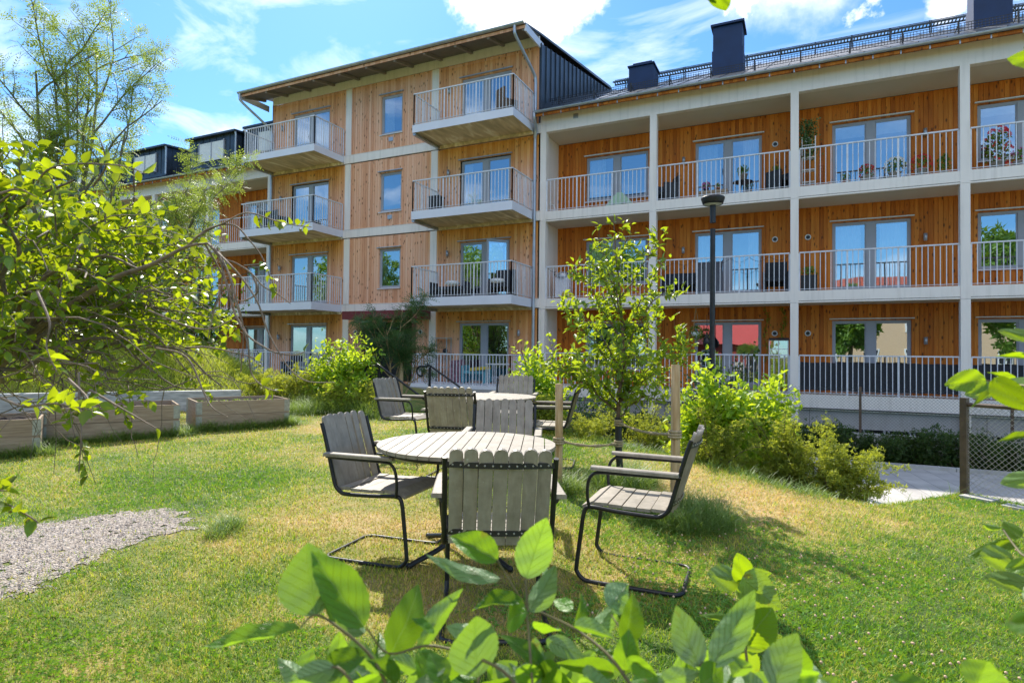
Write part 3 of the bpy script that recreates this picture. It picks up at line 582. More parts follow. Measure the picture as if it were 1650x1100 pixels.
# round vents + small grilles + wall lamps
def vent(x, z, Y): q = MB(); q.lathe((0, 0, 0), [(.001, .0), (.055, .0), (.06, .02), (.085, .03), (.085, 0)], 16); 
def roundvent(x, z, Y):
    q = MB(); n = 16; a = np.arange(n)*2*np.pi/n
    def ring(r, y): return np.stack([x+r*np.cos(a), np.full(n, y), z+r*np.sin(a)], 1)
    V = np.vstack([ring(.085, Y), ring(.085, Y-.03), ring(.06, Y-.035), ring(.055, Y-.01)])
    q.add(V, [(k*n+i, k*n+(i+1) % n, (k+1)*n+(i+1) % n, (k+1)*n+i) for k in range(3) for i in range(n)], smooth=True); q.add(ring(.055, Y-.01), [list(range(n))], mi=1)
    return q.build('wall_vent', [M['whitep'], M['black']], BLD)
def wall_lamp(x, z, Y): q = MB(); q.box(x-.02, x+.02, Y-.05, Y-.001, z-.03, z+.03); q.lathe((x, Y-.09, z-.10), [(.001, 0), (.045, 0), (.048, .2), (.001, .2)], 12); q.build('wall_lamp', M['zinc'], BLD)
for zf in FL[:3]:
    for x in (-.75, .15): roundvent(x, zf+1.72, 1.4)
    wall_lamp(-3.45 if zf > 0 else -3.4, zf+1.55, 1.4); wall_lamp(3.05, zf+1.5, 1.4)
for zf in FL: wall_lamp(-11.45 if zf > 0 else -8.6, zf+1.72, 0); wall_lamp(-19.6, zf+1.6, 0)
for x in (-12.6, -15.6): roundvent(x, .75, 0)
for zf in FL[2:]:
    q = MB(); q.box(-14.15, -13.95, -.03, -.003, zf+.3, zf+.45); q.build('wall_vent', M['zinc'], BLD)
# balconies
for (x0, x1) in ((-20.11, -16.30), (-11.92, -8.13)):
    for k, (zt, zu) in enumerate([(1.825, 1.54), (4.75, 4.47), (7.68, 7.42)]):
        q = MB(); q.box(x0, x1, -1.661, -1.645, zu, zt); q.box(x0, x0+.016, -1.644, -.04, zu, zt); q.box(x1-.016, x1, -1.644, -.04, zu, zt)
        q.box(x0-.0, x0+.10, -1.62, -.05, zu-.075, zu-.005, mi=2)
        q.box(x0+.017, x1-.017, -1.643, -.05, zu+.035, zt-.05, mi=1); q.box(x0+.11, x1, -.12, -.046, zu-.08, zu+.03, mi=3)
        b_ = q.build('balcony', [M['fascia'], M['soffit'], M['zinc'], M['soffit']], BLD)
        railing('railing', [(x0+.03, -.05), (x0+.03, -1.62), (x1-.03, -1.62), (x1-.03, -.05)], FL[k+1]+1.085, zt+.01, b_, gap=.122)
    xr = x0 if x0 > -15 else -22
    q = MB(); q.box(xr, x1, -1.66, -.05, -1.15, -1.03); q.box(xr, x1, -1.655, -1.60, -1.55, -1.151, mi=1); b_ = q.build('terrace', [M['fascia'], M['base_grey']], BLD)
    railing('railing', [(xr+.03, -.05), (xr+.03, -1.62), (x1-.03, -1.62), (x1-.03, -.05)], -.03, -1.03, b_, gap=.122)
# open balcony door leaf, second floor right
q = MB(); hx, hz0, hz1 = -9.08, 1.86, 3.87; ang = R(48); ex, ey = -math.cos(ang)*.8, -math.sin(ang)*.8
for (s0, s1, c, d) in [(0, .09, hz0, hz1), (.91, 1, hz0, hz1), (.09, .91, hz1-.09, hz1), (.09, .91, hz0, hz0+.16)]:
    q.beam((hx+ex*s0, .06+ey*s0, (c+d)/2), (hx+ex*s1, .06+ey*s1, (c+d)/2), .045, d-c)
dl = q.build('door_leaf', M['frame'], BLD); dl['label'] = 'open balcony door leaf swung outwards'
q = MB(); q.add([(hx+ex*.08, .06+ey*.08, hz0+.15), (hx+ex*.92, .06+ey*.92, hz0+.15), (hx+ex*.92, .06+ey*.92, hz1-.08), (hx+ex*.08, .06+ey*.08, hz1-.08)], [(0, 1, 2, 3)]); q.build('pane', M['glass'], dl)
# ---- loggia wings
def wing(pillars, floors, xa, xb, wins, side):
    w = MB(); hs = [(a, b, c, d) for (a, b, c, d, *_) in wins]
    for k, zf in enumerate(floors):
        top = (floors[k+1]-.30) if k+1 < len(floors) else 7.37
        cladding(w, xa, xb, zf, top, 1.4, [h for h in hs if zf-.1 < h[2] < top])
    part(w, 'loggia_wall', 'wood_new')
    for (x0, x1) in pillars:
        q = MB()
        zz = [-1.9, 1.49, 4.40, 7.94]
        for a, b in zip(zz[:-1], zz[1:]): q.box(x0, x1, 0, .22, a+.003, b-.003)
        part(q, 'pillar', 'white')
    ed = sorted([xa]+[q for p in pillars for q in p]+[xb])
    for k, (zt, zu) in enumerate([(-1.03, -1.39), (1.82, 1.545), (4.72, 4.444)]):
        q = MB()
        for a, b in zip(ed[0::2], ed[1::2]):
            if b-a > .02: q.box(a, b, .012, .2, zu, zt); q.box(a, b, .05, .2, zu-.012, zu-.001, mi=1); q.box(a, b, .02, .12, zu-.055, zu-.013)
        q.box(xa, xb, .201, 1.41, zu-.03, zt-.01, mi=2)
        q.build('floor_slab', [M['white'], M['black'], M['ceiling']], BLD)
    q = MB()
    for a, b in zip(ed[0::2], ed[1::2]):
        if b-a > .02: q.box(a, b, .004, .2, 7.383, 7.94)
    q.box(xa, xb, .201, 1.41, 7.384, 7.6, mi=1); q.build('eaves_beam', [M['white'], M['ceiling']], BLD)
    for k, zf in enumerate(FL[:3]):
        for a, b in zip(ed[0::2], ed[1::2]):
            if b-a > .5: railing('railing', [(a+.02, .06), (b-.02, .06)], zf+1.085, zf, BLD, gap=.131)
AB, BC, CDw = (-6.78, -4.60), (-3.12, -1.11), (.77, 2.75)
wr = []; spec = []
for k, zf in enumerate(FL[:3]):
    wr += [(AB[0], AB[1], zf+.55, zf+2.1), (BC[0], BC[1], zf+.02, zf+2.1), (CDw[0], CDw[1], zf+.02, zf+2.1), (4.22, 6.2, zf+.56, zf+2.1)]
wing([(-7.91, -7.70), (-4.246, -4.04), (-.302, -.095), (3.582, 3.789), (7.47, 7.68)], FL[:3], -7.80, 9.0, wr, 1)
cur = {(2, 0): [(0, .3)], (2, 1): [(0, .34), (.72, 1)], (2, 2): None, (1, 0): [(0, .45)], (1, 1): [(.02, .28), (.8, .96)], (1, 2): [(.04, .38), (.62, .98)], (0, 1): None, (0, 2): None, (0, 0): None}
for k, zf in enumerate(FL[:3]):
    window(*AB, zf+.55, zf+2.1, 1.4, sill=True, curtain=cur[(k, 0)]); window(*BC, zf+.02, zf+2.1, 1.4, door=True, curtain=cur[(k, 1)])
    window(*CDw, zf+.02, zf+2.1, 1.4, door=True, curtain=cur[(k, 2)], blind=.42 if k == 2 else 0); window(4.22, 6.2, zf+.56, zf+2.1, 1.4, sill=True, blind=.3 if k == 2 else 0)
# white cheek wall beside first pillar
q = MB(); q.box(-7.93, -7.801, .221, 1.42, -1.03, 7.38); part(q, 'cheek_wall', 'white')
wl = []
lp = [(-20.46, -20.21), (-24.3, -24.08), (-28.1, -27.88), (-31.9, -31.68), (-35.7, -35.48), (-39.5, -39.28)]
for k, zf in enumerate(FL[:3]):
    for x in (-23.3, -27.1, -30.9, -34.7, -38.5): wl.append((x, x+1.95, zf+(.02 if k else .02), zf+2.1))
wing(lp, FL[:3], -43, -20.21, wl, 0)
for h in wl:
    if h[0] > -32: window(*h, 1.4, door=True, curtain=[(0, .4)] if random.random() < .6 else None)
    else: window(*h, 1.4, inner=False)
# base of the right wing
q = MB(); q.box(-7.9, 12, .10, .2, -1.92, -1.395); q.box(-7.9, 12, -.02, .099, -1.412, -1.392, mi=1)
for x in np.arange(-7.7, 12, 3.94): q.box(x, x+.008, .092, .0995, -1.9, -1.42, mi=1)
q.build('plinth', [M['base_grey'], M['black']], BLD)
for x in np.arange(-7.6, 7, .56): q = MB(); q.box(x, x+.05, .0, .16, -2.35, -1.925); q.box(x+.10, x+.14, .0, .16, -2.35, -1.925); q.box(x+.05, x+.10, .05, .12, -2.1, -2.05); q.build('plinth_bracket', M['zinc'], BLD)
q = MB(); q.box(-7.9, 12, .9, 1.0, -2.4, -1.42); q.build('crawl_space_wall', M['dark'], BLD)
# ---- roofs
RY, RZ = 7.8, 11.88; ez = 7.99
def roofpoly(y0, z0, y1, z1, th=.12): return [(y0, z0), (y1, z1), (15.9+.3, z0+.1), (15.9+.3, z0+.1-th), (y1, z1-th), (y0, z0-th)]
for (a, b) in ((LX1+.02, 24), (-60, LX0-.02)):
    q = MB(); q.prism(roofpoly(-.42, ez, RY, RZ), 0, a, b)
    for x in np.arange(a+.4, b, .6): q.beam((x, -.40, ez+.012), (x, RY-.02, RZ+.008), .02, .03)
    rf = q.build('roof', M['tile'], BLD)
    q = MB(); q.box(a, b, -.40, -.34, 7.80, 7.865); q.box(a, b, -.339, .0, 7.945, 7.985, mi=1)
    for x in np.arange(a+.3, b, .62): q.box(x-.015, x+.015, -.41, -.40, 7.77, 7.88, mi=2)
    q.build('eaves_board', [M['wood_new'], M['wood_new'], M['zinc']], rf)
    q = MB(); n = 8; th = np.linspace(math.pi, 2*math.pi, n+1); P1 = [(-.475+.062*math.cos(t), 7.93+.062*math.sin(t)) for t in th]; P2 = [(-.475+.056*math.cos(t), 7.93+.056*math.sin(t)) for t in th[::-1]]
    poly = P1+P2; V = [(x, y, z) for x in (a-.02, b) for (y, z) in poly]; m = len(poly); q.add(V, [(i, (i+1) % m, m+(i+1) % m, m+i) for i in range(m)]); q.build('gutter', M['zinc'], rf)
    # snow guard: mesh strip on posts near the eaves; walkway on the ridge
    def slope(y): return ez+(y+.42)*(RZ-ez)/(RY+.42)
    q = MB(); y = .75; z = slope(y)
    x_end = min(b, 14); x_st = max(a, -44)
    for zz in (.05, .12, .19, .26): q.box(x_st, x_end, y-.006, y+.006, z+zz-.006, z+zz+.006)
    for x in np.arange(x_st, x_end, .075): q.box(x, x+.012, y-.004, y+.004, z+.04, z+.27)
    for x in np.arange(x_st+.4, x_end, 1.25): q.box(x-.02, x+.02, y-.03, y+.03, z-.02, z+.30); q.beam((x, y+.03, z+.25), (x, y+.45, slope(y+.45)), .02, .02)
    q.build('snow_guard', M['black'], rf)
    q = MB(); y = RY-.1; z = RZ+.26
    for yy in (-.17, .17): q.box(x_st+.3, x_end, y+yy-.012, y+yy+.012, z-.03, z+.03)
    for x in np.arange(x_st+.35, x_end, .11): q.box(x, x+.045, y-.157, y+.157, z-.015, z+.0)
    for zz in (.12, .22): q.box(x_st+.3, x_end, y+.16, y+.185, z+zz-.01, z+zz+.01)
    for x in np.arange(x_st+.9, x_end, 1.25): q.box(x-.018, x+.018, y-.19, y-.16, RZ-.12, z+.05); q.box(x-.018, x+.018, y+.16, y+.19, RZ-.12, z+.24)
    q.build('roof_walkway', M['seam'], rf)
    if a > -20:
        for (cx0, cx1, cy, ztop, zstep) in [(-5.59, -4.72, 2.5, 10.22, 9.75), (-2.72, -1.80, 2.5, 11.02, 10.2), (4.42, 5.25, 2.5, 10.9, 10.2)]:
            q = MB(); q.box(cx0-.03, cx1+.03, cy, cy+.95, 9.2, zstep); q.box(cx0, cx1, cy+.03, cy+.9, zstep, ztop-.02)
            if ztop > 10.5: q.box(cx0-.07, cx1+.07, cy-.05, cy+1.0, ztop, ztop+.07)
            else: q.box(cx0-.04, cx1+.04, cy-.02, cy+.95, ztop-.0, ztop+.05); q.box(cx0+.12, cx1-.08, cy+.12, cy+.8, ztop+.05, ztop+.16)
            q.build('chimney', M['navy'], rf)
    else:
        for x0 in (-26.2, -31.0, -35.8, -22.35):
            x1 = x0+3.1 if x0 != -22.35 else -20.3; q = MB(); y0 = .55; zt = 9.98
            V = [(x0, y0, 8.3), (x1, y0, 8.3), (x1, y0, zt-.12), (x0, y0, zt-.12), (x0, 4.3, 8.3), (x1, 4.3, 8.3), (x1, 4.3, zt+.2), (x0, 4.3, zt+.2)]
            q.add(V, [(0, 1, 2, 3), (1, 5, 6, 2), (4, 0, 3, 7)]); q.prism([(y0-.2, zt-.14), (4.4, zt+.2), (4.4, zt+.28), (y0-.2, zt-.05)], 0, x0-.12, x1+.12)
            for x in np.arange(x0+.0, x1, .45): q.box(x, x+.02, y0-.02, y0-.001, 8.6, zt-.14)
            for y in np.arange(y0+.3, 4.2, .45): q.box(x1+.001, x1+.02, y, y+.02, 8.4, zt-.1)
            dm = q.build('dormer', M['seam'], rf)
            q = MB(); q.box(x0+.75, x0+2.35, y0-.05, y0-.022, 8.75, 9.6); q.box(x0+1.52, x0+1.58, y0-.07, y0-.05, 8.75, 9.6, mi=1); q.box(x0+.7, x0+.75, y0-.07, y0-.0, 8.7, 9.65, mi=1); q.box(x0+2.35, x0+2.4, y0-.07, y0, 8.7, 9.65, mi=1); q.build('window', [M['curtain'], M['frame']], dm)
            q = MB(); q.tube([(x1+.06, y0-.1, zt-.1), (x1+.06, y0-.06, zt-.25), (x1+.06, y0-.06, 8.5)], .045, 8); q.build('downpipe', M['zinc'], dm)
q = MB(); q.box(-7.0+.25, -6.83+.25, -.012, .003, 7.68, 7.83); q.box(-22.4, -22.2, -.012, .003, 7.68, 7.83); q.build('eaves_vent', M['zinc'], BLD)
# tall roof
TE = -1.22
q = MB(); q.prism([(TE, 10.52), (0, 10.79), (8.2, 12.3), (16.3, 10.7), (16.3, 10.58), (8.2, 12.2), (0, 10.72), (TE, 10.455)], 0, LX0-.55, LX1+.03)
rf = q.build('roof', M['tile'], BLD); rf['label'] = 'taller roof over the four storey part with open rafters under its eaves'
q = MB(); q.prism([(TE+.02, 10.40), (-.038, 10.665), (-.038, 10.70), (TE+.02, 10.452)], 0, LX0-.5, LX1)
q.build('eaves_soffit', plain('dark_soffit_board', (.17, .15, .135), .8, var=.1), rf)
mr_ = plain('brown_grey_rafter', (.26, .225, .195), .75, var=.12)
for x in np.linspace(LX0-.42, LX1-.08, 11): q = MB(); q.prism([(TE+.04, 10.30), (-.04, 10.565), (-.04, 10.663), (TE+.04, 10.398)], 0, x-.045, x+.045); q.build('rafter', mr_, rf)
q = MB(); q.box(LX0-.5, LX1, TE-.0, TE+.019, 10.35, 10.45); q.build('fascia_board', M['wood_old'], rf)
for a, b in ((LX1-.02, LX1+.035), (LX0-.56, LX0-.52)): q = MB(); q.box(a, b, TE+.02, .25, 10.26, 10.51); q.build('barge_board', M['fascia'], rf)
q = MB(); n = 8; yg = TE-.07; th = np.linspace(math.pi, 2*math.pi, n+1); poly = [(yg+.075*math.cos(t), 10.52+.075*math.sin(t)) for t in th]+[(yg+.068*math.cos(t), 10.52+.068*math.sin(t)) for t in th[::-1]]
m = len(poly); V = [(x, y, z) for x in (LX0-.6, LX1+.02) for (y, z) in poly]; q.add(V, [(i, (i+1) % m, m+(i+1) % m, m+i) for i in range(m)]); q.build('gutter', M['zinc'], rf)
for (xp, xw) in ((LX0-.5, LX0+.06), (LX1-.32, -8.06)):
    q = MB(); q.tube(bez([(xp, yg, 10.5), (xp, yg, 10.3), (xp+(xw-xp)*.1, yg+.12, 10.1), (xw-(xw-xp)*.1, -.25, 9.35), (xw, -.12, 9.15), (xw, -.10, 8.9)], 5), .05, 10)
    q.tube([(xw, -.10, 8.9), (xw, -.10, -1.0)], .05, 10); q.build('downpipe', M['zinc'], BLD)
q = MB(); q.tube(bez([(-7.95, -.47, 7.9), (-7.95, -.45, 7.7), (-7.99, -.2, 7.45), (-8.06, -.12, 7.2)], 6), .055, 10, mi=0); q.build('downpipe', M['zinc'], BLD)
# side gable of the tall part: black standing seam sheet
q = MB(); q.prism([(-.02, 7.5), (-.02, 10.40), (8.2, 12.05), (16, 10.6), (16, 7.5)], 0, LX1+.0, LX1+.05)
for y in np.arange(.0, 8.3, .44): q.box(LX1+.051, LX1+.085, y-.012, y+.012, 8.0, 10.42+y*.2)
q.prism([(-.1, 8.06), (-.1, 8.3), (8.0, 12.05), (8.0, 11.9)], 0, LX1+.09, LX1+.13)
q.build('gable_cladding', M['seam'], BLD)
q = MB(); q.prism([(-.0, 7.5), (-.0, 10.40), (8.2, 12.05), (16, 10.6), (16, 7.5)], 0, LX0-.05, LX0-.0); q.build('gable_cladding', M['seam'], BLD)
# ============================================================ HOUSES AND TREES BEHIND THE VIEWER (seen mirrored in the panes)
def house(x0, x1, y0, y1, z0, zt, zr, wallc, roofc, name, label, nwin, rows):
    e = empty(name, ((x0+x1)/2, y0, z0), label, 'house')
    q = MB(); q.box(x0, x1, y1, y0, z0, zt); q.build('wall', wallc, e)
    q = MB(); ym = (y0+y1)/2; q.prism([(y1-.5, zt-.1), (ym, zr), (y0+.5, zt-.1)], 0, x0-.4, x1+.4); q.build('roof', roofc, e)
    for r_ in rows:
        for x in np.linspace(x0+1.2, x1-1.2, nwin):
            q = MB(); q.box(x-.65, x+.65, y0+.002, y0+.06, r_, r_+1.5); f = q.build('window', M['whitep'], e)
            q = MB(); q.box(x-.52, x-.05, y0+.061, y0+.07, r_+.12, r_+1.38); q.box(x+.05, x+.52, y0+.061, y0+.07, r_+.12, r_+1.38); q.build('pane', M['black'], f)
    return e
def tilemat(name, c):
    m, nt, b, N, L = mat(name); g = N('ShaderNodeNewGeometry'); w = N('ShaderNodeTexWave'); w.bands_direction = 'X'; w.inputs['Scale'].default_value = 1.2; L(g.outputs['Position'], w.inputs[0])
    n = N('ShaderNodeTexNoise'); n.inputs['Scale'].default_value = 3; L(g.outputs['Position'], n.inputs[0]); a = N('ShaderNodeMath', operation='MULTIPLY_ADD', i_1=.4); L(w.outputs['Fac'], a.inputs[0]); L(n.outputs[0], a.inputs[2])
    r = ramp(N, [(.3, tuple(x*.6 for x in c)), (.9, c)]); L(a.outputs[0], r.inputs[0]); L(r.outputs[0], b.inputs['Base Color']); b.inputs['Roughness'].default_value = .7; return m
house(1.5, 19, -52, -62, -2, 5.0, 9.0, plain('beige_render', (.62, .45, .30), .9, var=.05), tilemat('red_roof_tile', (.42, .09, .05)), 'beige_house', 'beige rendered house with red tiled roof mirrored in the lower right panes', 5, (-.6, 2.6))
house(-13.5, -3, -40, -48, -2, 1.1, 4.0, plain('red_painted_wall', (.30, .04, .035), .8, var=.1), plain('red_sheet_roof', (.50, .07, .06), .5, var=.08), 'red_house', 'low red house with red sheet metal roof mirrored in the ground floor panes', 3, (-1.0,))

# ============================================================ FOLIAGE
def leaf_t(nl=4, nw=2, width=.55, fold=.12, droop=.18, p=.85, serr=0., tipp=1., pleat=0.):
    """returns template verts, quads, uv; leaf of length 1 along y, width = width"""
    v = []; uv = []
    for i in range(nl+1):
        t = i/nl; w = (math.sin(math.pi*min(1, t**p)))**tipp*width/2+1e-4
        for j in range(-nw, nw+1):
            s = j/nw; ww = w*(1+serr*(1 if i % 2 else -1)) if abs(j) == nw else w
            v.append((s*ww, t+abs(s)*.04*(1-t)*0, fold*abs(s)*w*2-droop*t*t)); uv.append((.5+s*w/width, t))
    k = 2*nw+1; f = [(i*k+j, i*k+j+1, (i+1)*k+j+1, (i+1)*k+j) for i in range(nl) for j in range(k-1)]
    if pleat: v = [(x, y, z+pleat*abs((((y-.75*abs(x))*9) % 1)-.5)+.02*math.sin(x*14+y*9)) for x, y, z in v]
    elif nl > 12: v = [(x, y, z+.022*math.sin(y*11+2)*abs(x)*3+.012*math.sin(x*13+y*17)) for x, y, z in v]
    return np.array(v), np.array(f), np.array(uv)
T_low = leaf_t(2, 1, .55, .25, .1)
T_mid = leaf_t(4, 1, .58, .22, .16)
T_near = leaf_t(22, 5, .66, .16, .16, .80, .03)
T_hazel = leaf_t(36, 6, .92, .10, .12, .72, .04, .72, pleat=.035)
T_nv = [leaf_t(22, 5, .66, fo, dr, pp-.04, .025, .82) for fo, dr, pp in ((.10, .06, .80), (.22, .30, .84), (.30, .18, .78), (.05, .42, .86), (.16, -.12, .80))]
T_round = leaf_t(18, 4, .86, .10, .1, .82, .02, .8)
def compound(nleaf=6, width=.16):
    v = []; f = []; uv = []
    a, b, c = leaf_t(2, 1, .34, .15, .05)
    for k in range(nleaf):
        t = .22+.74*k/(nleaf-1)
        for s in (-1, 1) if k < nleaf-1 else (0,):
            L = .30*(1-.35*abs(t-.55)); ang = s*R(62); base = np.array([0, t, -.12*t*t]); o = len(v)*0+sum(len(x) for x in v)
            ca, sa = math.cos(ang), math.sin(ang)
            q = np.stack([(a[:, 0]*ca+a[:, 1]*sa)*L, (-a[:, 0]*sa+a[:, 1]*ca)*L, a[:, 2]*L-.10*L*a[:, 1]], 1)+base
            v.append(q); f.append(b+o); uv.append(c)
    return np.vstack(v), np.vstack(f), np.vstack(uv)
T_rowan = compound(5); 
T_rosette = (lambda: None)
def cluster_t(n=5, width=.4):
    v = []; f = []; uv = []; a, b, c = leaf_t(2, 1, width, .2, .15); o = 0
    for k in range(n):
        an = 2*math.pi*k/n+.3*k; el = .35+.5*((k*37) % 10)/10
        d = np.array([math.cos(an)*math.cos(el), math.sin(an)*math.cos(el), math.sin(el)]); s = np.cross(d, (0, 0, 1)); s /= np.linalg.norm(s); u = np.cross(s, d); L = .6+.4*((k*53) % 10)/10
        v.append(s*a[:, :1]*L+d*a[:, 1:2]*L+u*a[:, 2:]*L); f.append(b+o); uv.append(c); o += len(a)
    v = np.vstack(v); v = v[:, [0, 2, 1]]*np.array([1, 1, -1]); return v, np.vstack(f), np.vstack(uv)
T_clus = cluster_t()
def rvec(n, up=0.): v = rng.normal(size=(n, 3)); v[:, 2] += up; return nrm(v)
def grow(base, d, L, r, level, maxl, out, tips, nseg=5, wob=.18, kids=(3, 5), ang=(25, 55), lr=.62, up=.06, start=.3):
    P = [np.array(base, float)]; d = nrm(np.array(d, float)); rr = [r]
    for i in range(nseg):
        d = nrm(d+rng.normal(0, wob, 3)*np.array([1, 1, .7])+np.array([0, 0, up])); P.append(P[-1]+d*L/nseg); rr.append(r*(1-.72*(i+1)/nseg))
    out.append((np.array(P), np.array(rr), level))
    if level >= maxl: tips.append(np.array(P)); return
    n = rng.integers(kids[0], kids[1]+1)
    for k in range(n):
        t = start+(1-start)*(k+rng.random()*.8)/n; t = min(t, .98); i = min(int(t*nseg), nseg-1); q = P[i]+(P[i+1]-P[i])*(t*nseg-i)
        ax = nrm(P[i+1]-P[i]); s = nrm(np.cross(ax, rng.normal(size=3))); a = R(rng.uniform(*ang)); nd = ax*math.cos(a)+s*math.sin(a)
        grow(q, nd, L*lr*rng.uniform(.7, 1.15)*(1.15-.5*t), r*.55*(1.1-.5*t), level+1, maxl, out, tips, nseg, wob, kids, ang, lr, up, start*.7)
    tips.append(np.array(P[-3:]))
def along(tips, step, jit=.0):
    """points and directions every `step` metres on twig polylines"""
    Ps, Ds = [], []
    for P in tips:
        seg = P[1:]-P[:-1]; L = np.linalg.norm(seg, axis=1); tot = L.sum(); n = max(1, int(tot/step)); cs = np.concatenate([[0], np.cumsum(L)])
        for s in (np.arange(n)+rng.random())*tot/n:
            i = min(np.searchsorted(cs, s, 'right')-1, len(L)-1); Ps.append(P[i]+seg[i]*((s-cs[i])/max(L[i], 1e-6))); Ds.append(seg[i]/max(L[i], 1e-6))
    return np.array(Ps), np.array(Ds)
def branches_mb(out, q, minr=0., mi=0):
    for P, rr, lv in out:
        if rr[0] > minr: q.tube(P, rr, 8 if rr[0] > .03 else (5 if rr[0] > .008 else 3), mi=mi, cap=False)
def leafdirs(D, spread=1., up=.25, flat=1.):
    n = len(D); s = nrm(np.cross(D, rng.normal(size=(n, 3)))); d = nrm(D*.5+s*spread+np.array([0, 0, up])); N = nrm(rng.normal(size=(n, 3))*.55+np.array([0, 0, flat])); return d, N
def bush(name, label, cat, c, rx, ry, h, leafm, n, size, tmpl, lean=(0, 0), stems=34, group=None, flowers=None, basez=None, shoots=.25, fill=(.45, 1.), seed=None, stemm='bark'):
    """many stems from the root, leaves in the outer shell of an uneven dome"""
    z0 = float(G(c[0], c[1]))-.03 if basez is None else basez
    e = empty(name, (c[0], c[1], z0), label, cat, group); q = MB(); f = MB()
    A = []
    th = rng.uniform(0, 2*np.pi, stems*3); ph = np.arccos(rng.uniform(.02, 1, stems*3)); lum = 1+.22*np.sin(th*3+c[0]*5)+.16*np.sin(th*5+1+ph*4)
    for k in range(stems*3):
        l = lum[k]*rng.uniform(.75, 1.05+shoots); d = np.array([math.cos(th[k])*math.sin(ph[k])*rx, math.sin(th[k])*math.sin(ph[k])*ry, math.cos(ph[k])**.8*h])*l
        t = np.linspace(0, 1, 6); b0 = np.array([rng.normal(0, rx*.12), rng.normal(0, ry*.12), 0]); P = b0[None]*(1-t)[:, None]+d[None]*(t**np.array([[1.15]]).T if False else t[:, None])
        P[:, 2] = d[2]*np.sin(t*np.pi/2)**.9; P[1:-1] += rng.normal(0, .03*h, (4, 3)); P += np.array([c[0]+lean[0]*0, c[1], z0])
        A.append(P); 
        if k < stems: q.tube(P, np.linspace(.012, .003, 6)*max(.6, h), 4, cap=False)
    segs = [P[int(len(P)*fill[0]):] for P in A]; n_each = max(2, n//len(segs)); PP, DD = [], []
    for P in segs:
        L = np.linalg.norm(P[1:]-P[:-1], axis=1).sum(); a, b = along([P], L/n_each); PP.append(a); DD.append(b)
    P = np.vstack(PP); D = np.vstack(DD); P = P+rng.normal(0, size*.9, P.shape)*np.array([1, 1, .7]); P[:, 2] = np.maximum(P[:, 2], z0+.03)
    d, N = leafdirs(D, 1., .45); f.leaves(tmpl, P, d, N, size*rng.uniform(.65, 1.2, len(P)))
    q.build('stem', M[stemm], e); f.build('foliage', leafm, e)
    if flowers:
        m, cnt, fs = flowers; k = rng.integers(0, len(P), cnt); w = MB(); Q = P[k]+rvec(cnt, .8)*size*.9
        for j in range(5):
            a = j*1.2566; w.leaves(T_low, Q, np.tile([math.cos(a), math.sin(a), .25], (cnt, 1)), np.tile([0, 0, 1.], (cnt, 1)), fs)
        w.build('blossom', m, e)
    return e
def px(u, v, d): return aD(u, v, d)

# --- bushes below the lawn edge
def bpx(name, label, u, vtop, d, wpx, hgt, m, n, size, t, cat='bush', dep=.8, **k):
    p = aD(u, vtop, d); z0 = p[2]-hgt; r = wpx/2/CF*d
    return bush(name, label, cat, (p[0], p[1]), r, r*dep, hgt/1.12, M[m], n, size, t, basez=z0, **k)
bpx('leafy_bush', 'tall yellow green bush left of the lamp post base, beside the right tree stake', 1150, 612, 7.4, 120, 1.25, 'lf_bright', 7500, .085, T_mid, stems=40)
bpx('leafy_bush', 'yellow green bush directly right of the black lamp post, full height with pointed shoots', 1222, 632, 7.7, 100, 1.2, 'lf_bright', 7000, .085, T_mid, stems=40)
bpx('leafy_bush', 'bright green bush behind the round table farthest back, left of the young fruit tree', 868, 575, 9.6, 90, 1.25, 'lf_bright', 3800, .09, T_mid, stems=30)
bpx('leafy_bush', 'bright yellow green bush left of the dark rowan near the entrance', 556, 566, 11.6, 115, 1.25, 'lf_bright', 6500, .09, T_mid, stems=40)
for u, vt, d, w_, h, n, lab in [
        (1150, 682, 6.9, 120, .75, 3000, 'low potentilla with tiny yellow flowers in front of the tall yellow green bush'),
        (1268, 682, 6.7, 100, .80, 3400, 'upright potentilla with reddish shoot tips right of the tall bushes'),
        (1352, 716, 6.3, 120, .66, 3600, 'rightmost potentilla before the sunlit path'),
        (945, 664, 8.6, 95, .65, 2000, 'low potentilla between the left stake and the fruit tree trunk'),
        (1050, 664, 8.4, 95, .65, 2000, 'low potentilla between the fruit tree trunk and the right stake'),
        (878, 640, 9.0, 60, .6, 1200, 'small potentilla behind the farthest chair on the right'),
        (598, 628, 10.9, 85, .65, 2000, 'low potentilla left of the first black handrail post'),
        (545, 622, 11.0, 70, .6, 1600, 'low yellow flecked shrub below the bright bush by the entrance'),
        (430, 600, 11.8, 90, .65, 1800, 'pale green shrub behind the right end of the raised beds'),
        (480, 603, 11.7, 70, .6, 1500, 'rounded shrub in the long grass left of the bright bush')]:
    bpx('potentilla', lab, u, vt, d, w_, h, 'lf_poten', int(n*1.6), .036 if d < 9 else .05, T_clus, cat='shrub', stems=30, shoots=.35, flowers=(M['petal_y'], 70 if d < 9 else 30, .014 if d < 9 else .02), group='potentilla shrubs along the lawn edge')
bush('rhododendron', 'dark green shrub with faded cream flower heads in front of the ground floor railing', 'shrub', (-2.0, -1.35), 1.25, .7, 1.75, M['lf_dark'], 2600, .11, T_mid, basez=-2.36, flowers=(M['petal_c'], 60, .05))
bush('cotoneaster', 'dark low shrub at the foot of the loggia wall behind the fruit tree trunk', 'shrub', (-4.6, -4.9), .9, .5, .9, M['lf_dark'], 1500, .07, T_mid, basez=-1.98)
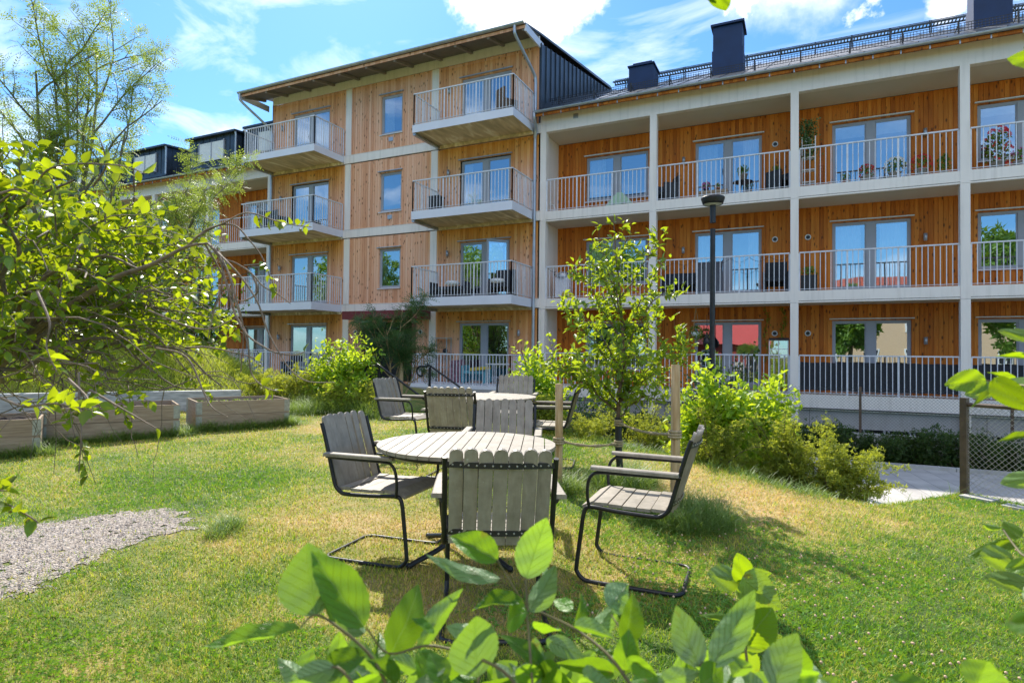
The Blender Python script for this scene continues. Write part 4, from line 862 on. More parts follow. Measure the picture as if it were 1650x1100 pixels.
# --- hedge in front of the low wall
e = empty('low_hedge', (2, -5.2, -1.95), 'long low dark green hedge between the concrete wall and the path', 'hedge'); q = MB(); f = MB()
for x in np.arange(-4.4, 9, .04):
    b = np.array([x, -5.2+rng.normal(0, .08), -1.96]); tip = b+np.array([rng.normal(0, .16), rng.normal(0, .28), .50+rng.normal(0, .05)+.08*math.sin(x*3.1)]); tip[1] = max(tip[1], -5.72)
    P = np.linspace(b, tip, 4); P[1:-1] += rng.normal(0, .03, (2, 3)); q.tube(P, [.006, .005, .004, .002], 3, cap=False)
    a, D = along([P], .0055); d, N = leafdirs(D, 1., .3); f.leaves(T_clus, a+rng.normal(0, .06, a.shape), d, N, rng.uniform(.045, .07, len(a)))
q.build('stem', M['bark'], e); f.build('foliage', M['lf_hedge'], e)
# --- low concrete wall behind hedge
q = MB(); q.box(-4.5, 14, -4.55, -4.30, -2.4, -1.53); 
for x in np.arange(-3.3, 14, 2.4): q.box(x, x+.006, -4.556, -4.5505, -1.95, -1.531)
tag(q.build('low_wall', M['concrete']), 'low grey concrete wall behind the dark hedge, under the far mesh fence', 'wall')
# --- chain link fences
def chainlink(name, label, A, B, z0, z1, cell, wr, posts, postw, postm, rail=None, railw=.022, loc=None, steel=None, slopeB=0.):
    A = np.array([*A, 0.]); B = np.array([*B, 0.]); L = np.linalg.norm(B-A); d = (B-A)/L; nn = np.array([-d[1], d[0], 0])
    e = empty(name, (A[0], A[1], z0), label, 'fence'); q = MB(); H = z1-z0; s = -H
    while s < L:
        for sg in (1, -1):
            a, b = (s, s+H) if sg == 1 else (s+H, s); za, zb = z0, z1
            # line from (a,z0) to (b,z1), clip to 0..L
            t0, t1 = 0., 1.
            if b != a:
                ta, tb = (0-a)/(b-a), (L-a)/(b-a); lo, hi = min(ta, tb), max(ta, tb); t0, t1 = max(t0, lo), min(t1, hi)
            if t1-t0 > .01:
                m = max(1, int((t1-t0)*H*1.414/cell)) if wr > .0014 else 1
                off = nn*wr*1.2*sg
                P = [A+d*(a+(b-a)*t)+np.array([0, 0, za+(zb-za)*t+slopeB*(a+(b-a)*t)/L]) for t in (t0, t1)]
                q.tube([P[0]+off, P[1]-off], wr, 3, cap=False)
        s += cell
    q.build('wire_mesh', steel or M['zinc'], e)
    for t, (pa, pb) in posts:
        p = A+d*t; w = MB(); w.obox(p+np.array([0, 0, (pa+pb)/2]), d, nn, (0, 0, 1), postw/2, postw/2, (pb-pa)/2)
        for z in np.arange(pa+.12, pb, .135): w.ball(p-nn*(postw/2+.001)+np.array([0, 0, z]), .006, 6)
        w.build('post', postm, e)
    if rail: w = MB(); w.tube([A+d*.03+np.array([0, 0, rail]), B+np.array([0, 0, rail+slopeB])], railw, 8); w.build('top_rail', postm, e)
    return e
M['rust'] = plain('brown_painted_post', (.10, .065, .04), .55, var=.35, scale=12, bump=.2)
M['wire'] = plain('dark_wire', (.10, .10, .10), .45, metal=.6, var=.1, bump=0)
chainlink('mesh_fence', 'dark chain link fence standing on the low concrete wall in the shade', (-3.9, -4.42), (9.5, -4.42), -1.50, -.62, .062, .0017, [(x+3.9, (-1.55, -.60)) for x in (-3.9, -1.44, 1.06, 3.5, 5.96, 8.4)], .045, M['rust'], steel=M['wire'])
M['wireb'] = plain('galvanised_wire', (.42, .42, .42), .35, metal=.7, var=.1, bump=0)
chainlink('mesh_fence', 'near chain link fence at the right lawn edge with a brown square post', (1.34, -11.72), (3.4, -13.25), -1.26, -.44, .05, .0019, [(0, (-1.36, -.36)), (2.5, (-1.45, -.42))], .055, M['rust'], rail=-.42, railw=.019, steel=M['wireb'])
q = MB()
for k in range(8):
    a = np.array([1.42+k*.26, -11.86-k*.193, -1.235-.004*k]); q.obox(a+rng.normal(0, .008, 3)-[0, 0, .05], (.8, -.6, .0), (.6, .8, 0), (0, 0, 1), .125, .07, .055)
tag(q.build('stone_edging', M['concrete']), 'pale stone edging under the near mesh fence at the right edge', 'edging')

# --- black curved handrails and steps
for (p, lab) in (((-7.24, -9.25, -.27), 'black steel handrail with a curled end left of the tables, nearer of the pair'), ((-6.95, -7.95, -.29), 'black steel handrail with a curled end, farther of the pair in front of the terrace')):
    p = np.array(p); e = empty('handrail', (p[0], p[1], -1.3), lab, 'handrail', 'black handrails on the garden steps'); q = MB()
    a = np.linspace(R(-150), R(90), 12); cu = [p+np.array([-.22+.10*math.cos(t)*.9, -.02, -.10+.10*math.sin(t)]) for t in a[::-1]][::-1]
    c0 = p+np.array([-.22, 0, 0]); path = [c0+np.array([.06*math.sin(t)-.0, 0, -.09+.09*math.cos(t)]) if False else c0+np.array([-.10*math.sin(t), 0, -.10+.10*math.cos(t)]) for t in np.linspace(R(215), 0, 12)]
    path += [p+np.array([-.05, 0, 0]), p+np.array([.05, 0, -.01]), p+np.array([1.35, 0, -.76]), p+np.array([1.5, 0, -.78])]
    q.tube(bez(path, 3), .021, 8); q.build('rail_tube', M['black'], e)
    for dx, zt in ((0, 0), (1.3, -.74)): q = MB(); q.box(p[0]+dx-.02, p[0]+dx+.02, p[1]-.02, p[1]+.02, p[2]+zt-1.05, p[2]+zt-.01); q.build('post', M['black'], e)
q = MB()
for k in range(5): q.box(-7.1+k*.30, -6.81+k*.30, -9.2, -8.0, -2.05, -1.30-.14*k)
q.box(-7.7, -7.12, -9.25, -7.95, -2.0, -1.262)
tag(q.build('garden_steps', M['concrete']), 'pale stone steps leading down between the two black handrails', 'steps')

# --- raised beds (pallet collars)
def bed(p0, e, L, W, ztop, lab, plants=0):
    """p0 front left top corner; e front edge direction"""
    e = nrm(np.array([*e, 0.])); n = np.array([-e[1], e[0], 0]); p0 = np.array([*p0, 0.]); zb = ztop-.40
    R0 = empty('raised_bed', (p0[0], p0[1], zb), lab, 'raised bed', 'wooden raised beds in a row'); up = (0, 0, 1)
    for nm, a, b in (('front_side', p0, p0+e*L), ('back_side', p0+n*W, p0+n*W+e*L), ('end_side', p0+e*.012, p0+e*.012+n*W), ('end_side', p0+e*(L-.012), p0+e*(L-.012)+n*W)):
        d = nrm(b-a); s = np.cross(d, up); q = MB(); t0, t1 = (0., 0.) if 'end' not in nm else (.013, .013)
        for k in range(2):
            c = (a+b)/2+np.array([0, 0, zb+.1+.2*k]); q.obox(c+rng.normal(0, .0015, 3), d, s, up, np.linalg.norm(b-a)/2-t0, .011, .0985)
        q.build(nm, M['bed'], R0)
    for c, sx, sy in ((p0, 1, 1), (p0+e*L, -1, 1), (p0+n*W, 1, -1), (p0+n*W+e*L, -1, -1)):
        q = MB()
        for k in range(2):
            zc = zb+.1+.2*k
            q.obox(c+e*sx*.035-n*sy*.0125+np.array([0, 0, zc]), e, n, up, .035, .0015, .085); q.obox(c-e*sx*.001*1.0+n*sy*.035+np.array([0, 0, zc]), e, n, up, .0015, .035, .085)
            q.tube([c-n*sy*.012-e*sx*.002+np.array([0, 0, zc-.09]), c-n*sy*.012-e*sx*.002+np.array([0, 0, zc+.09])], .007, 6)
            for j in (-.05, 0, .05): q.ball(c+e*sx*.045-n*sy*.015+np.array([0, 0, zc+j]), .006, 6)
        q.build('corner_hinge', M['galv'], R0)
    q = MB(); g = 14; xs = np.linspace(.02, L-.02, g*2); ys = np.linspace(.02, W-.02, g)
    V = [p0+e*a+n*b+np.array([0, 0, ztop-.06+rng.normal(0, .008)]) for b in ys for a in xs]; k = len(xs)
    q.add(V, [(i*k+j, i*k+j+1, (i+1)*k+j+1, (i+1)*k+j) for i in range(g-1) for j in range(k-1)]); q.build('soil', M['soil'], R0)
    if plants:
        q = MB(); n_ = plants; P = np.array([p0+e*rng.uniform(.08, L-.08)+n*rng.uniform(.08, W-.08)+np.array([0, 0, ztop-.055]) for _ in range(n_)]); q.leaves(T_clus, P, rvec(n_, 2.5), rvec(n_), rng.uniform(.03, .07, n_)); q.build('seedlings', M['lf_mid'], R0)
M['soil'] = plain('dark_soil', (.055, .038, .028), .95, var=.5, scale=40, bump=1.0, bscale=90)
M['galv'] = plain('galvanised_hinge', (.36, .35, .30), .55, metal=.2, var=.2, scale=30)
def rdp(u, v, z): p = aZ(u, v, z); return p[:2]
b1a, b1b = rdp(317, 647, -.736), rdp(463, 642, -.736)
bed(b1a, b1b-b1a, 1.28, .85, -.736, 'rightmost weathered wooden raised bed with small seedlings', 90)
b2b = rdp(290, 651, -.74); b2d = np.array([.50, .87]); bed(b2b-b2d*1.5, b2d, 1.5, .85, -.745, 'middle weathered raised bed with bare dark soil', 0)
b3b = rdp(66, 674, -.80); bed(b3b-b2d*1.3, b2d, 1.3, .85, -.80, 'leftmost raised bed, cut by the left edge of the photo', 0)
q = MB(); A = np.array([-9.50, -10.45, 0]); d = np.array([-.614, -.789, 0]); n_ = np.array([-.789, .614, 0])
q.obox(A+d*3.2+n_*.12+np.array([0, 0, -.98]), d, n_, (0, 0, 1), 3.2, .12, .23); tag(q.build('retaining_beam', M['timber']), 'long pale grey timber beam behind the raised beds holding the grass bank', 'beam')

# --- lamp post
lp_ = aY(1147, 318, -6.2); e = empty('lamp_post', (lp_[0], -6.2, -1.95), 'slender black lamp post with a flat round head in front of the loggias', 'lamp post')
x, y, zt = lp_[0]+.02, -6.2, lp_[2]
q = MB(); q.tube([(x, y, -1.98), (x, y, -1.0), (x, y, zt-.62)], [.060, .052, .048], 14); q.tube([(x, y, zt-.5), (x, y, zt-.10)], .056, 14); q.build('pole', M['black'], e)
q = MB(); q.lathe((x, y, zt-.14), [(.178, .004), (.182, -.004), (.20, .03), (.222, .10), (.225, .125), (.21, .14), (.02, .145)], 32); q.build('lamp_head', M['black'], e)
q = MB(); q.lathe((x, y, zt-.135), [(.001, .004), (.180, .0)], 32); q.lathe((x, y, zt-.137), [(.13, .0), (.09, -.02), (.058, -.02)], 24); q.build('lamp_glass', plain('lamp_diffuser', (.62, .62, .52), .4, var=.05), e)

# ============================================================ CHAIRS AND TABLES
def make_chair():
    e = empty('garden_chair', (0, 0, 0), 'x', 'chair', 'garden chairs round the tables')
    for s in (-1, 1):
        pass
    q = MB(); r = .0125
    for s in (-1, 1):
        x = .25*s
        pts = [(x, -.335, .85), (x, -.30, .74), (x, -.235, .50), (x, -.215, .455), (x, -.185, .43), (x, -.14, .42), (x, .05, .425), (x, .19, .435), (x, .235, .425), (x, .252, .38), (x, .262, .30), (x, .285, .10), (x, .283, .06), (x, .25, .025), (x, .20, .014), (x, 0, .013), (x, -.22, .013), (x*.96, -.275, .013), (x*.80, -.30, .013)]
        q.tube(bez(pts, 4), r, 10)
        q.tube(bez([(x+.012*s, .215, .43), (x+.022*s, .225, .50), (x+.03*s, .22, .58), (x+.032*s, .195, .625), (x+.032*s, .15, .64), (x+.032*s, .0, .643), (x+.03*s, -.20, .645), (x+.012*s, -.285, .645)], 4), .0095, 8)
    q.tube([(-.205, -.30, .013), (.205, -.30, .013)], r, 10); q.tube([(-.25, -.20, .44), (.25, -.20, .44)], .009, 8); q.tube([(-.25, .20, .43), (.25, .20, .43)], .009, 8)
    q.build('frame', M['black'], e)
    for s in (-1, 1):
        q = MB(); w = .028; yy = [(-.27, .662), (.10, .662), (.19, .660)]; x = .283*s
        prof = [(-w, -.008), (w, -.008), (w, .008), (w-.006, .013), (-w+.006, .013), (-w, .008)]
        V = []; ys = [-.275, .15, .19, .205]; ws = [1, 1, .9, .6]
        for k, y in enumerate(ys):
            for (a, b) in prof: V.append((x+a*ws[k], y, .662+b))
        m = len(prof); q.add(V, [(k*m+i, k*m+(i+1) % m, (k+1)*m+(i+1) % m, (k+1)*m+i) for k in range(3) for i in range(m)]); q.add(V[:m], [list(range(m))]); q.add(V[-m:], [list(range(m))[::-1]])
        q.build('armrest', M['slat'], e)
    q = MB()                                    # seat slats across
    for k, (y, z, t) in enumerate([(-.165, .444, 2), (-.085, .440, 0), (-.005, .441, 0), (.075, .444, 0), (.155, .447, -2), (.228, .437, -26)]):
        a = R(t); q.obox((0, y, z+.006), (1, 0, 0), (0, math.cos(a), math.sin(a)), (0, -math.sin(a), math.cos(a)), .235, .037, .009)
    q.build('seat', M['slat'], e)
    q = MB()                                    # back slats, round tops, slightly cupped
    n = 7; sw = .0625; D = nrm(np.array([0, -.30, 1.])); NN = np.cross(D, (1, 0, 0))
    for k in range(n):
        xc = (k-(n-1)/2)*.0665; cup = .035*(1-(xc/.23)**2); base = np.array([xc, -.205-cup-.0, .435]); th = -xc*.26
        X = nrm(np.array([math.cos(th), math.sin(th)*1., 0])); Nn = nrm(np.cross(X, D)); H = .475+.006*(k % 2)
        a = np.linspace(0, math.pi, 9); out = [(-sw/2, 0)]+[(-sw/2*math.cos(t), H-sw/2*.0+sw/2*math.sin(t)-.03) for t in a]+[(sw/2, 0)]
        V = [base+X*u+D*v+Nn*t for t in (-.008, .008) for (u, v) in out]; m = len(out); rr = random.random()
        q.add(V, [(i, (i+1) % m, m+(i+1) % m, m+i) for i in range(m)], rnd=rr); q.add(V[:m], [list(range(m))], rnd=rr); q.add(V[m:], [list(range(m))[::-1]], rnd=rr)
    q.build('backrest', M['slat'], e)
    for h in (.06, .40):
        q = MB(); xs = np.linspace(-.245, .245, 13); V = []
        for x in xs:
            cup = .035*(1-min(1, (abs(x)/.23))**2); b = np.array([x, -.205-cup, .435])+D*h; yo = b[1]-.011
            V += [(x, yo, b[2]-.013), (x, yo, b[2]+.013), (x, yo-.004, b[2]+.013), (x, yo-.004, b[2]-.013)]
        q.add(V, [(4*i+j, 4*i+(j+1) % 4, 4*i+4+(j+1) % 4, 4*i+4+j) for i in range(12) for j in range(4)])
        for x in np.linspace(-.215, .215, 13):
            cup = .035*(1-(abs(x)/.23)**2); b = np.array([x, -.205-cup-.016, .435])+D*h; q.ball(b, .0048, 6, mi=1)
        q.build('strap', [M['black'], M['galv']], e)
    return e
proto = make_chair()
# (r, depth, facing in camera frame (right, forward), label)
chairs = [(-.075, 3.06, (-.06, 1), 'nearest chair, back turned to the camera, at the front round table'),
          (-.80, 3.96, (.93, -.33), 'chair at the left side of the front round table, facing right'),
          (.74, 3.62, (-.92, .36), 'chair pulled out on the right of the front table'),
          (-.07, 4.68, (-.06, -1), 'chair on the far side of the front round table, slats facing the camera'),
          (-.52, 6.15, (.22, 1), 'chair with its sunlit olive back to the camera at the rear round table'),
          (-1.22, 7.25, (.93, -.40), 'chair on the left of the rear round table beside the handrails'),
          (.02, 7.85, (-.1, -1), 'chair on the far side of the rear round table'),
          (.40, 6.75, (-.97, .15), 'chair on the right of the rear round table, partly behind the left stake')]
for k, (r_, d_, fc, lab) in enumerate(chairs):
    o = proto if k == 0 else copy_tree(proto); p = rd(r_, d_); f3 = RT*fc[0]+FW*fc[1]
    z = float(G(p[0], p[1])); o.location = (p[0], p[1], z-.004 + (.0)); o.rotation_euler = (R(random.uniform(-.8, .8)), R(random.uniform(-.8, .8)), math.atan2(f3[1], f3[0])-math.pi/2); o['label'] = lab
def make_table():
    e = empty('garden_table', (0, 0, 0), 'x', 'table', 'round slatted garden tables')
    q = MB(); rad = .575; n = 16; w = 2*rad/n
    for k in range(n):
        x0 = -rad+k*w+.003; x1 = x0+w-.006; xs = np.linspace(x0, x1, 5); top = [(x, math.sqrt(max(rad*rad-x*x, 1e-5))) for x in xs]; poly = top+[(x, -y) for x, y in top[::-1]]; rr = random.random()
        V = [(a, b, z) for z in (.694, .716) for a, b in poly]; m = len(poly); q.add(V, [(i, (i+1) % m, m+(i+1) % m, m+i) for i in range(m)], rnd=rr); q.add(V[m:], [list(range(m))[::-1]], rnd=rr); q.add(V[:m], [list(range(m))], rnd=rr)
    q.build('table_top', M['slat'], e)
    q = MB(); a = np.linspace(0, 2*math.pi, 41); q.tube([(.52*math.cos(t), .52*math.sin(t), .678) for t in a], .012, 8)
    for t in (R(45), R(135)): q.box(-.5, .5, -.015+.0, .015, .664, .6935) if False else q.obox((0, 0, .680), (math.cos(t), math.sin(t), 0), (-math.sin(t), math.cos(t), 0), (0, 0, 1), .51, .016, .010)
    q.build('rim_frame', M['black'], e)
    for k in range(4):
        t = R(45+90*k); c, s = math.cos(t), math.sin(t); q = MB()
        q.tube(bez([(.40*c, .40*s, .668), (.16*c, .16*s, .60), (.07*c, .07*s, .46), (.07*c, .07*s, .24), (.15*c, .15*s, .10), (.42*c, .42*s, .02)], 6), .0165, 10); q.ball((.43*c, .43*s, .018), .02, 8); q.build('leg', M['black'], e)
    return e
tb = make_table()
for k, (r_, d_, lab) in enumerate([(-.285, 3.95, 'front round slatted table between four chairs'), (-.29, 7.0, 'rear round slatted table, nearest the handrails')]):
    o = tb if k == 0 else copy_tree(tb); p = rd(r_, d_); o.location = (p[0], p[1], float(G(p[0], p[1]))-.004); o.rotation_euler = (0, 0, math.atan2(FW[1], FW[0])-math.pi/2+R(-3+25*k)); o['label'] = lab
# ============================================================ GRASS
def blade_t(ns=3, curve=.35):
    v = []; uv = []
    for i in range(ns+1):
        t = i/ns; w = .5*(1-t**1.6)+.02
        for s in (-1, 1): v.append((s*w, t*(1-.15*t), curve*t*t)); uv.append((.5+s*.5, t))
    return np.array(v), np.array([(2*i, 2*i+1, 2*i+3, 2*i+2) for i in range(ns)]), np.array(uv)
T_bl = blade_t(2, .45); T_bl3 = blade_t(4, .75)
def grassdirs(n, tilt): a = rng.uniform(0, 2*np.pi, n); t = np.abs(rng.normal(0, tilt, n)); D = np.stack([np.cos(a)*np.sin(t), np.sin(a)*np.sin(t), np.cos(t)], 1); N = np.stack([np.cos(a), np.sin(a), np.zeros(n)], 1); return D, N
beds_xy = []
for o in col.objects:
    if o.name.startswith('raised_bed'): beds_xy.append(o)
def lawn_ok(x, y):
    return (y < ye(x)+.35) & ~((((x-MA[0])*MN[0]+(y-MA[1])*MN[1]) > -.0) & (((x-MA[0])*ME[0]+(y-MA[1])*ME[1]) > -.2))
n = 480000; d = 2.0*(13.0/2.0)**rng.random(n); d = np.where(rng.random(n) < .25, rng.uniform(2, 13, n), d); lat = np.where(rng.random(n) < .86, rng.uniform(-1.02, 1.02, n)*(d+.3), rng.uniform(-1.9, 1.9, n)*(d+.3))
x = RT[0]*lat+FW[0]*d; y = -CD+RT[1]*lat+FW[1]*d
ok = lawn_ok(x, y)&~(inpoly(x+rng.normal(0, .13, n), y+rng.normal(0, .13, n), gp)&(rng.random(n) < .95+.045*np.sin(x*14)*np.sin(y*11))); x, y, d = x[ok], y[ok], d[ok]; n = len(x)
hn = np.sin(x*1.9+1)*np.sin(y*2.3)+.6*np.sin(x*5.1+y*3.7)
q = MB(); D, N = grassdirs(n, .62); h = rng.uniform(.018, .042, n)*(1+.22*hn)*(1+.03*d)
q.leaves(T_bl, np.stack([x, y, G(x, y)-.003], 1), D, N, h, .0016+.00085*d)
tag(q.build('lawn_grass', M['blade'], origin=(0, 0, 0)), kind='stuff')
# clover and low weeds in the lawn
q = MB(); fl = MB(); n = 60000; d = rng.uniform(2.0, 8, n); lat = rng.uniform(-1, 1, n)*d; x = RT[0]*lat+FW[0]*d; y = -CD+RT[1]*lat+FW[1]*d
den = sst((np.sin(x*1.3+2)*np.sin(y*1.1-1)+.5*np.sin(x*3.7)*np.sin(y*4.3)-.15)*1.4)+.75*np.exp(-((x-.9)**2/2.2+(y+15.0)**2/2.2))*rng.random(n)
ok = (rng.random(n) < den*.8)&lawn_ok(x, y)&~inpoly(x, y, gp); x, y = x[ok], y[ok]; n = len(x)
q.leaves(T_clus, np.stack([x, y, G(x, y)+rng.uniform(.002, .018, n)], 1), nrm(rng.normal(0, .25, (n, 3))+np.array([0, 1, 0.])), np.tile([0, 0, 1.], (n, 1))*-1+rng.normal(0, .2, (n, 3)), rng.uniform(.016, .032, n))
tag(q.build('clover', M['lf_clover'], origin=(0, 0, 0)), kind='stuff')
k = rng.random(n) < .055; k &= (x > -1.0)&(y < -13.2)
P = np.stack([x[k], y[k], G(x[k], y[k])+rng.uniform(.03, .05, k.sum())], 1)
for p in P[:360]: fl.ball(p, .0065, 5)
if len(P): tag(fl.build('clover_flowers', M['petal_c'], origin=(0, 0, 0)), kind='stuff')
# long grass
def tuft(q, P, L, tilt, w=.0045, lean=None, T=T_bl3):
    n = len(P); D, N = grassdirs(n, tilt)
    if lean is not None: D = nrm(D+np.array(lean)); N = nrm(N+np.array(lean)*2)
    q.leaves(T, P, D, N, L*rng.uniform(.55, 1.15, n), w)
def scat(n, fx): 
    x, y = fx(n); return np.stack([x, y, G(x, y)-.01], 1)
ql = MB()
# along the bushes below the lawn edge
def edge(n):
    x = rng.uniform(-7.2, 1.4, n); return x, ye(x)+rng.normal(.12, .16, n)
Pe = scat(9000, edge); Pe = Pe[(Pe[:, 0] < .25) | (rng.random(len(Pe)) < .12)]; tuft(ql, Pe, .17, .75, .005)
for (cx, cy, r_, n_, L_) in [(-1.57, -12.76, .33, 2600, .30), (-2.02, -13.28, .22, 1300, .26), (-.80, -13.72, .36, 3000, .32), (-6.6, -9.9, .5, 2600, .4), (-7.3, -9.9, .5, 3200, .45), (-8.2, -9.6, .6, 3800, .5), (-7.9, -10.4, .4, 2200, .38), (-3.72, -15.45, .12, 260, .14), (-3.62, -15.62, .1, 180, .12)]:
    a = rng.uniform(0, 2*np.pi, n_); rr = r_*np.sqrt(rng.random(n_)); X = cx+rr*np.cos(a); Y = cy+rr*np.sin(a)
    tuft(ql, np.stack([X, Y, G(X, Y)-.01], 1), L_, .7 if n_ > 1000 else .25, .0045)
# round the beds
for o in beds_xy:
    bb = np.array(o.location); 
    for c in o.children:
        if 'side' in c.name and 'front' in c.name:
            vs = np.array([v.co for v in c.data.vertices])+np.array(o.location); a, b = vs[:, :2].min(0), vs[:, :2].max(0)
            p0 = vs[vs[:, 1].argmin()][:2]; p1 = vs[vs[:, 1].argmax()][:2]; n_ = 2600; t = rng.random(n_)[:, None]; dd = nrm(p1-p0); nn = np.array([dd[1], -dd[0]])
            Q = p0+(p1-p0)*(t*1.2-.1)+nn*np.abs(rng.normal(.05, .06, (n_, 1))); tuft(ql, np.stack([Q[:, 0], Q[:, 1], G(Q[:, 0], Q[:, 1])-.01], 1), .17+.10*np.sin(t[:, 0]*9)**2, .5, .005)
n_ = 700; d = rng.uniform(2.0, 7, n_); lat = rng.uniform(-.95, .95, n_)*d; X = RT[0]*lat+FW[0]*d; Y = -CD+RT[1]*lat+FW[1]*d; kk = lawn_ok(X, Y); X, Y = X[kk], Y[kk]
tuft(ql, np.stack([X, Y, G(X, Y)-.01], 1), .13, .35, .0028)
tag(ql.build('long_grass', leafmat('long_grass_blade', (.045, .11, .014), (.13, .22, .035), (.34, .48, .05), .42, .45), origin=(0, 0, 0)), kind='stuff')
qb = MB(); n_ = 62000; t = rng.uniform(-1.8, 9, n_); s = rng.uniform(.25, 7.5, n_)**1.0; X = MA[0]+ME[0]*t+MN[0]*s; Y = MA[1]+ME[1]*t+MN[1]*s
tuft(qb, np.stack([X, Y, G(X, Y)-.01], 1), .34+.12*np.sin(X*2)*np.sin(Y*1.7), .42, .010)
n_ = 16000; X = rng.uniform(-11.5, -6.9, n_); Y = rng.uniform(-9.4, -7.4, n_); tuft(qb, np.stack([X, Y, G(X, Y)-.01], 1), .3, .45, .010)
tag(qb.build('bank_grass', leafmat('bank_grass_blade', (.16, .28, .02), (.40, .44, .08), (.72, .80, .06), .50, .5), origin=(0, 0, 0)), kind='stuff')

# ============================================================ YOUNG FRUIT TREE WITH STAKES
tp = rd(1.07, 5.87); tz = float(G(tp[0], tp[1]))
e = empty('fruit_tree', (tp[0], tp[1], tz), 'young fruit tree with bright backlit leaves tied between two wooden stakes', 'tree')
q = MB(); f = MB(); base = np.array([tp[0], tp[1], tz-.02])
tr = bez([base, base+[-.03, .0, .35], base+[-.035, .02, .8], base+[.0, .03, 1.3], base+[-.03, .02, 1.8], base+[-.07, .0, 2.25], base+[-.10, 0, 2.62]], 6)
q.tube(tr, np.concatenate([np.linspace(.027, .02, 14), np.linspace(.019, .003, len(tr)-14)]), 10, cap=False)
tips = [tr[-17:]]
def lim(t, az, L, up, bow=.12):
    i = int(t*(len(tr)-1)); b = tr[i]; d = RT*math.cos(az)+FW*math.sin(az); P = []
    for s in np.linspace(0, 1, 9): P.append(b+d*(L*s*(1-.18*s))+np.array([0, 0, up*s*s**.15+bow*math.sin(s*3.1)])+rng.normal(0, .012, 3))
    P = np.array(P); q.tube(P, np.linspace(.0085, .0022, 9), 5, cap=False); tips.append(P)
    for k in range(int(3+L*7)):
        j = rng.integers(2, 8); g = P[j]; dd = nrm(P[j]-P[j-1]+rng.normal(0, .55, 3)+np.array([0, 0, .35])); l = rng.uniform(.12, .34); S = np.array([g+dd*l*s+np.array([0, 0, .05*s*s]) for s in np.linspace(0, 1, 5)]); q.tube(S, np.linspace(.0035, .0015, 5), 4, cap=False); tips.append(S)
for (t, az, L, up) in [(.33, 3.0, .95, .50), (.33, 3.3, .85, .40), (.34, -.1, .80, .38), (.36, .2, .85, .60), (.38, 1.6, .6, .35), (.40, -1.5, .55, .3), (.42, 2.6, .85, .75), (.45, .6, .72, .55), (.46, 3.4, .62, .55), (.50, -.4, .55, .62), (.5, 2.0, .5, .6), (.55, 2.9, .62, .78), (.58, .1, .52, .72), (.6, -2.2, .42, .5), (.62, 3.1, .40, .55), (.68, .3, .55, .55), (.72, 2.8, .30, .5), (.78, .5, .2, .3), (.30, -.9, .6, .2), (.31, 2.2, .7, .15), (.34, -2.5, .65, .25), (.36, .9, .6, .2)]:
    lim(t, az, L, up)
P, D = along(tips, .0158); hh = (P[:, 2]-tz)/2.6; keep = rng.random(len(P)) < np.clip(1.55-1.15*hh, .45, 1); P, D = P[keep], D[keep]
P = P+rng.normal(0, .018, P.shape); d, N = leafdirs(D, 1., .15); f.leaves(T_mid, P, d, N, .086*rng.uniform(.6, 1.2, len(P)), .068*rng.uniform(.7, 1.05, len(P)))
q.build('trunk', M['bark'], e); f.build('crown', M['lf_apple'], e)
q = MB(); q.tube([base+[-.0, .0, .0], base+[-.028, 0, .33], base+[-.036, .01, .66]], .034, 12); q.build('trunk_guard', M['black'], e)
st = []
for (r_, d_, top, lab) in ((.44, 5.6, -.275, 'left round wooden stake of the young fruit tree'), (1.29, 4.77, -.075, 'right and taller round wooden stake of the young fruit tree')):
    p = rd(r_, d_); z = float(G(p[0], p[1])); q = MB(); q.tube([(p[0], p[1], z-.1), (p[0]+.004, p[1], (z+top)/2), (p[0], p[1], top-.008), (p[0], p[1], top)], [.037, .036, .036, .031], 14)
    tag(q.build('tree_stake', M['stake']), lab, 'stake', 'stakes of the young fruit tree'); st.append(np.array([p[0], p[1], 0]))
for s_, z0, z1, lab in ((st[0], -.80, -.86, 'left jute tie sagging from the stake to the trunk'), (st[1], -.62, -.66, 'right jute tie between the trunk and the taller stake')):
    q = MB(); a = s_+np.array([0, 0, z0]); b = base*np.array([1, 1, 0])+np.array([-.03, 0, z1]); s = np.linspace(0, 1, 14)
    P = a+(b-a)*s[:, None]; P[:, 2] -= .035*np.sin(s*np.pi); q.tube(P, .013+.004*np.sin(s*22), 8)
    for dz in (-.022, 0, .022):
        t = np.linspace(0, 2*np.pi, 17); q.tube([a+np.array([.043*math.cos(w), .043*math.sin(w), dz]) for w in t], .012, 6, cap=False); q.tube([b+np.array([.036*math.cos(w), .036*math.sin(w), dz]) for w in t], .010, 6, cap=False)
    tag(q.build('tree_tie', M['rope']), lab, 'tie')

# ============================================================ ROWANS
def rowan(name, label, base, H, dirs, L, leafL, step, m, seed, bark='barkg', kids=(3, 5), maxl=3, nseg=6, r0=.06, keepz=0, group=None, lr=.62, wob=.14, cat='tree'):
    global rng
    old = rng; rng = np.random.default_rng(seed); e = empty(name, base, label, cat, group); out = []; tips = []
    for (dx, dy, dz, l) in dirs: grow(np.array(base)+rng.normal(0, .04, 3)*[1, 1, 0]-[0, 0, .05], (dx, dy, dz), l, r0, 0, maxl, out, tips, nseg=nseg, wob=wob, kids=kids, ang=(22, 50), lr=lr, up=.05, start=keepz or .35)
    q = MB(); branches_mb(out, q); q.build('trunk', M[bark], e)
    P, D = along(tips, step); d, N = leafdirs(D, 1., .0, 1.2); d[:, 2] -= .15; f = MB(); f.leaves(T_rowan, P, d, N, leafL*rng.uniform(.6, 1.15, len(P)), leafL*rng.uniform(.8, 1.1, len(P))); f.build('crown', M[m], e)
    rng = old; return e
def wd(u, v, d): 
    p = aD(u, v, d); return p
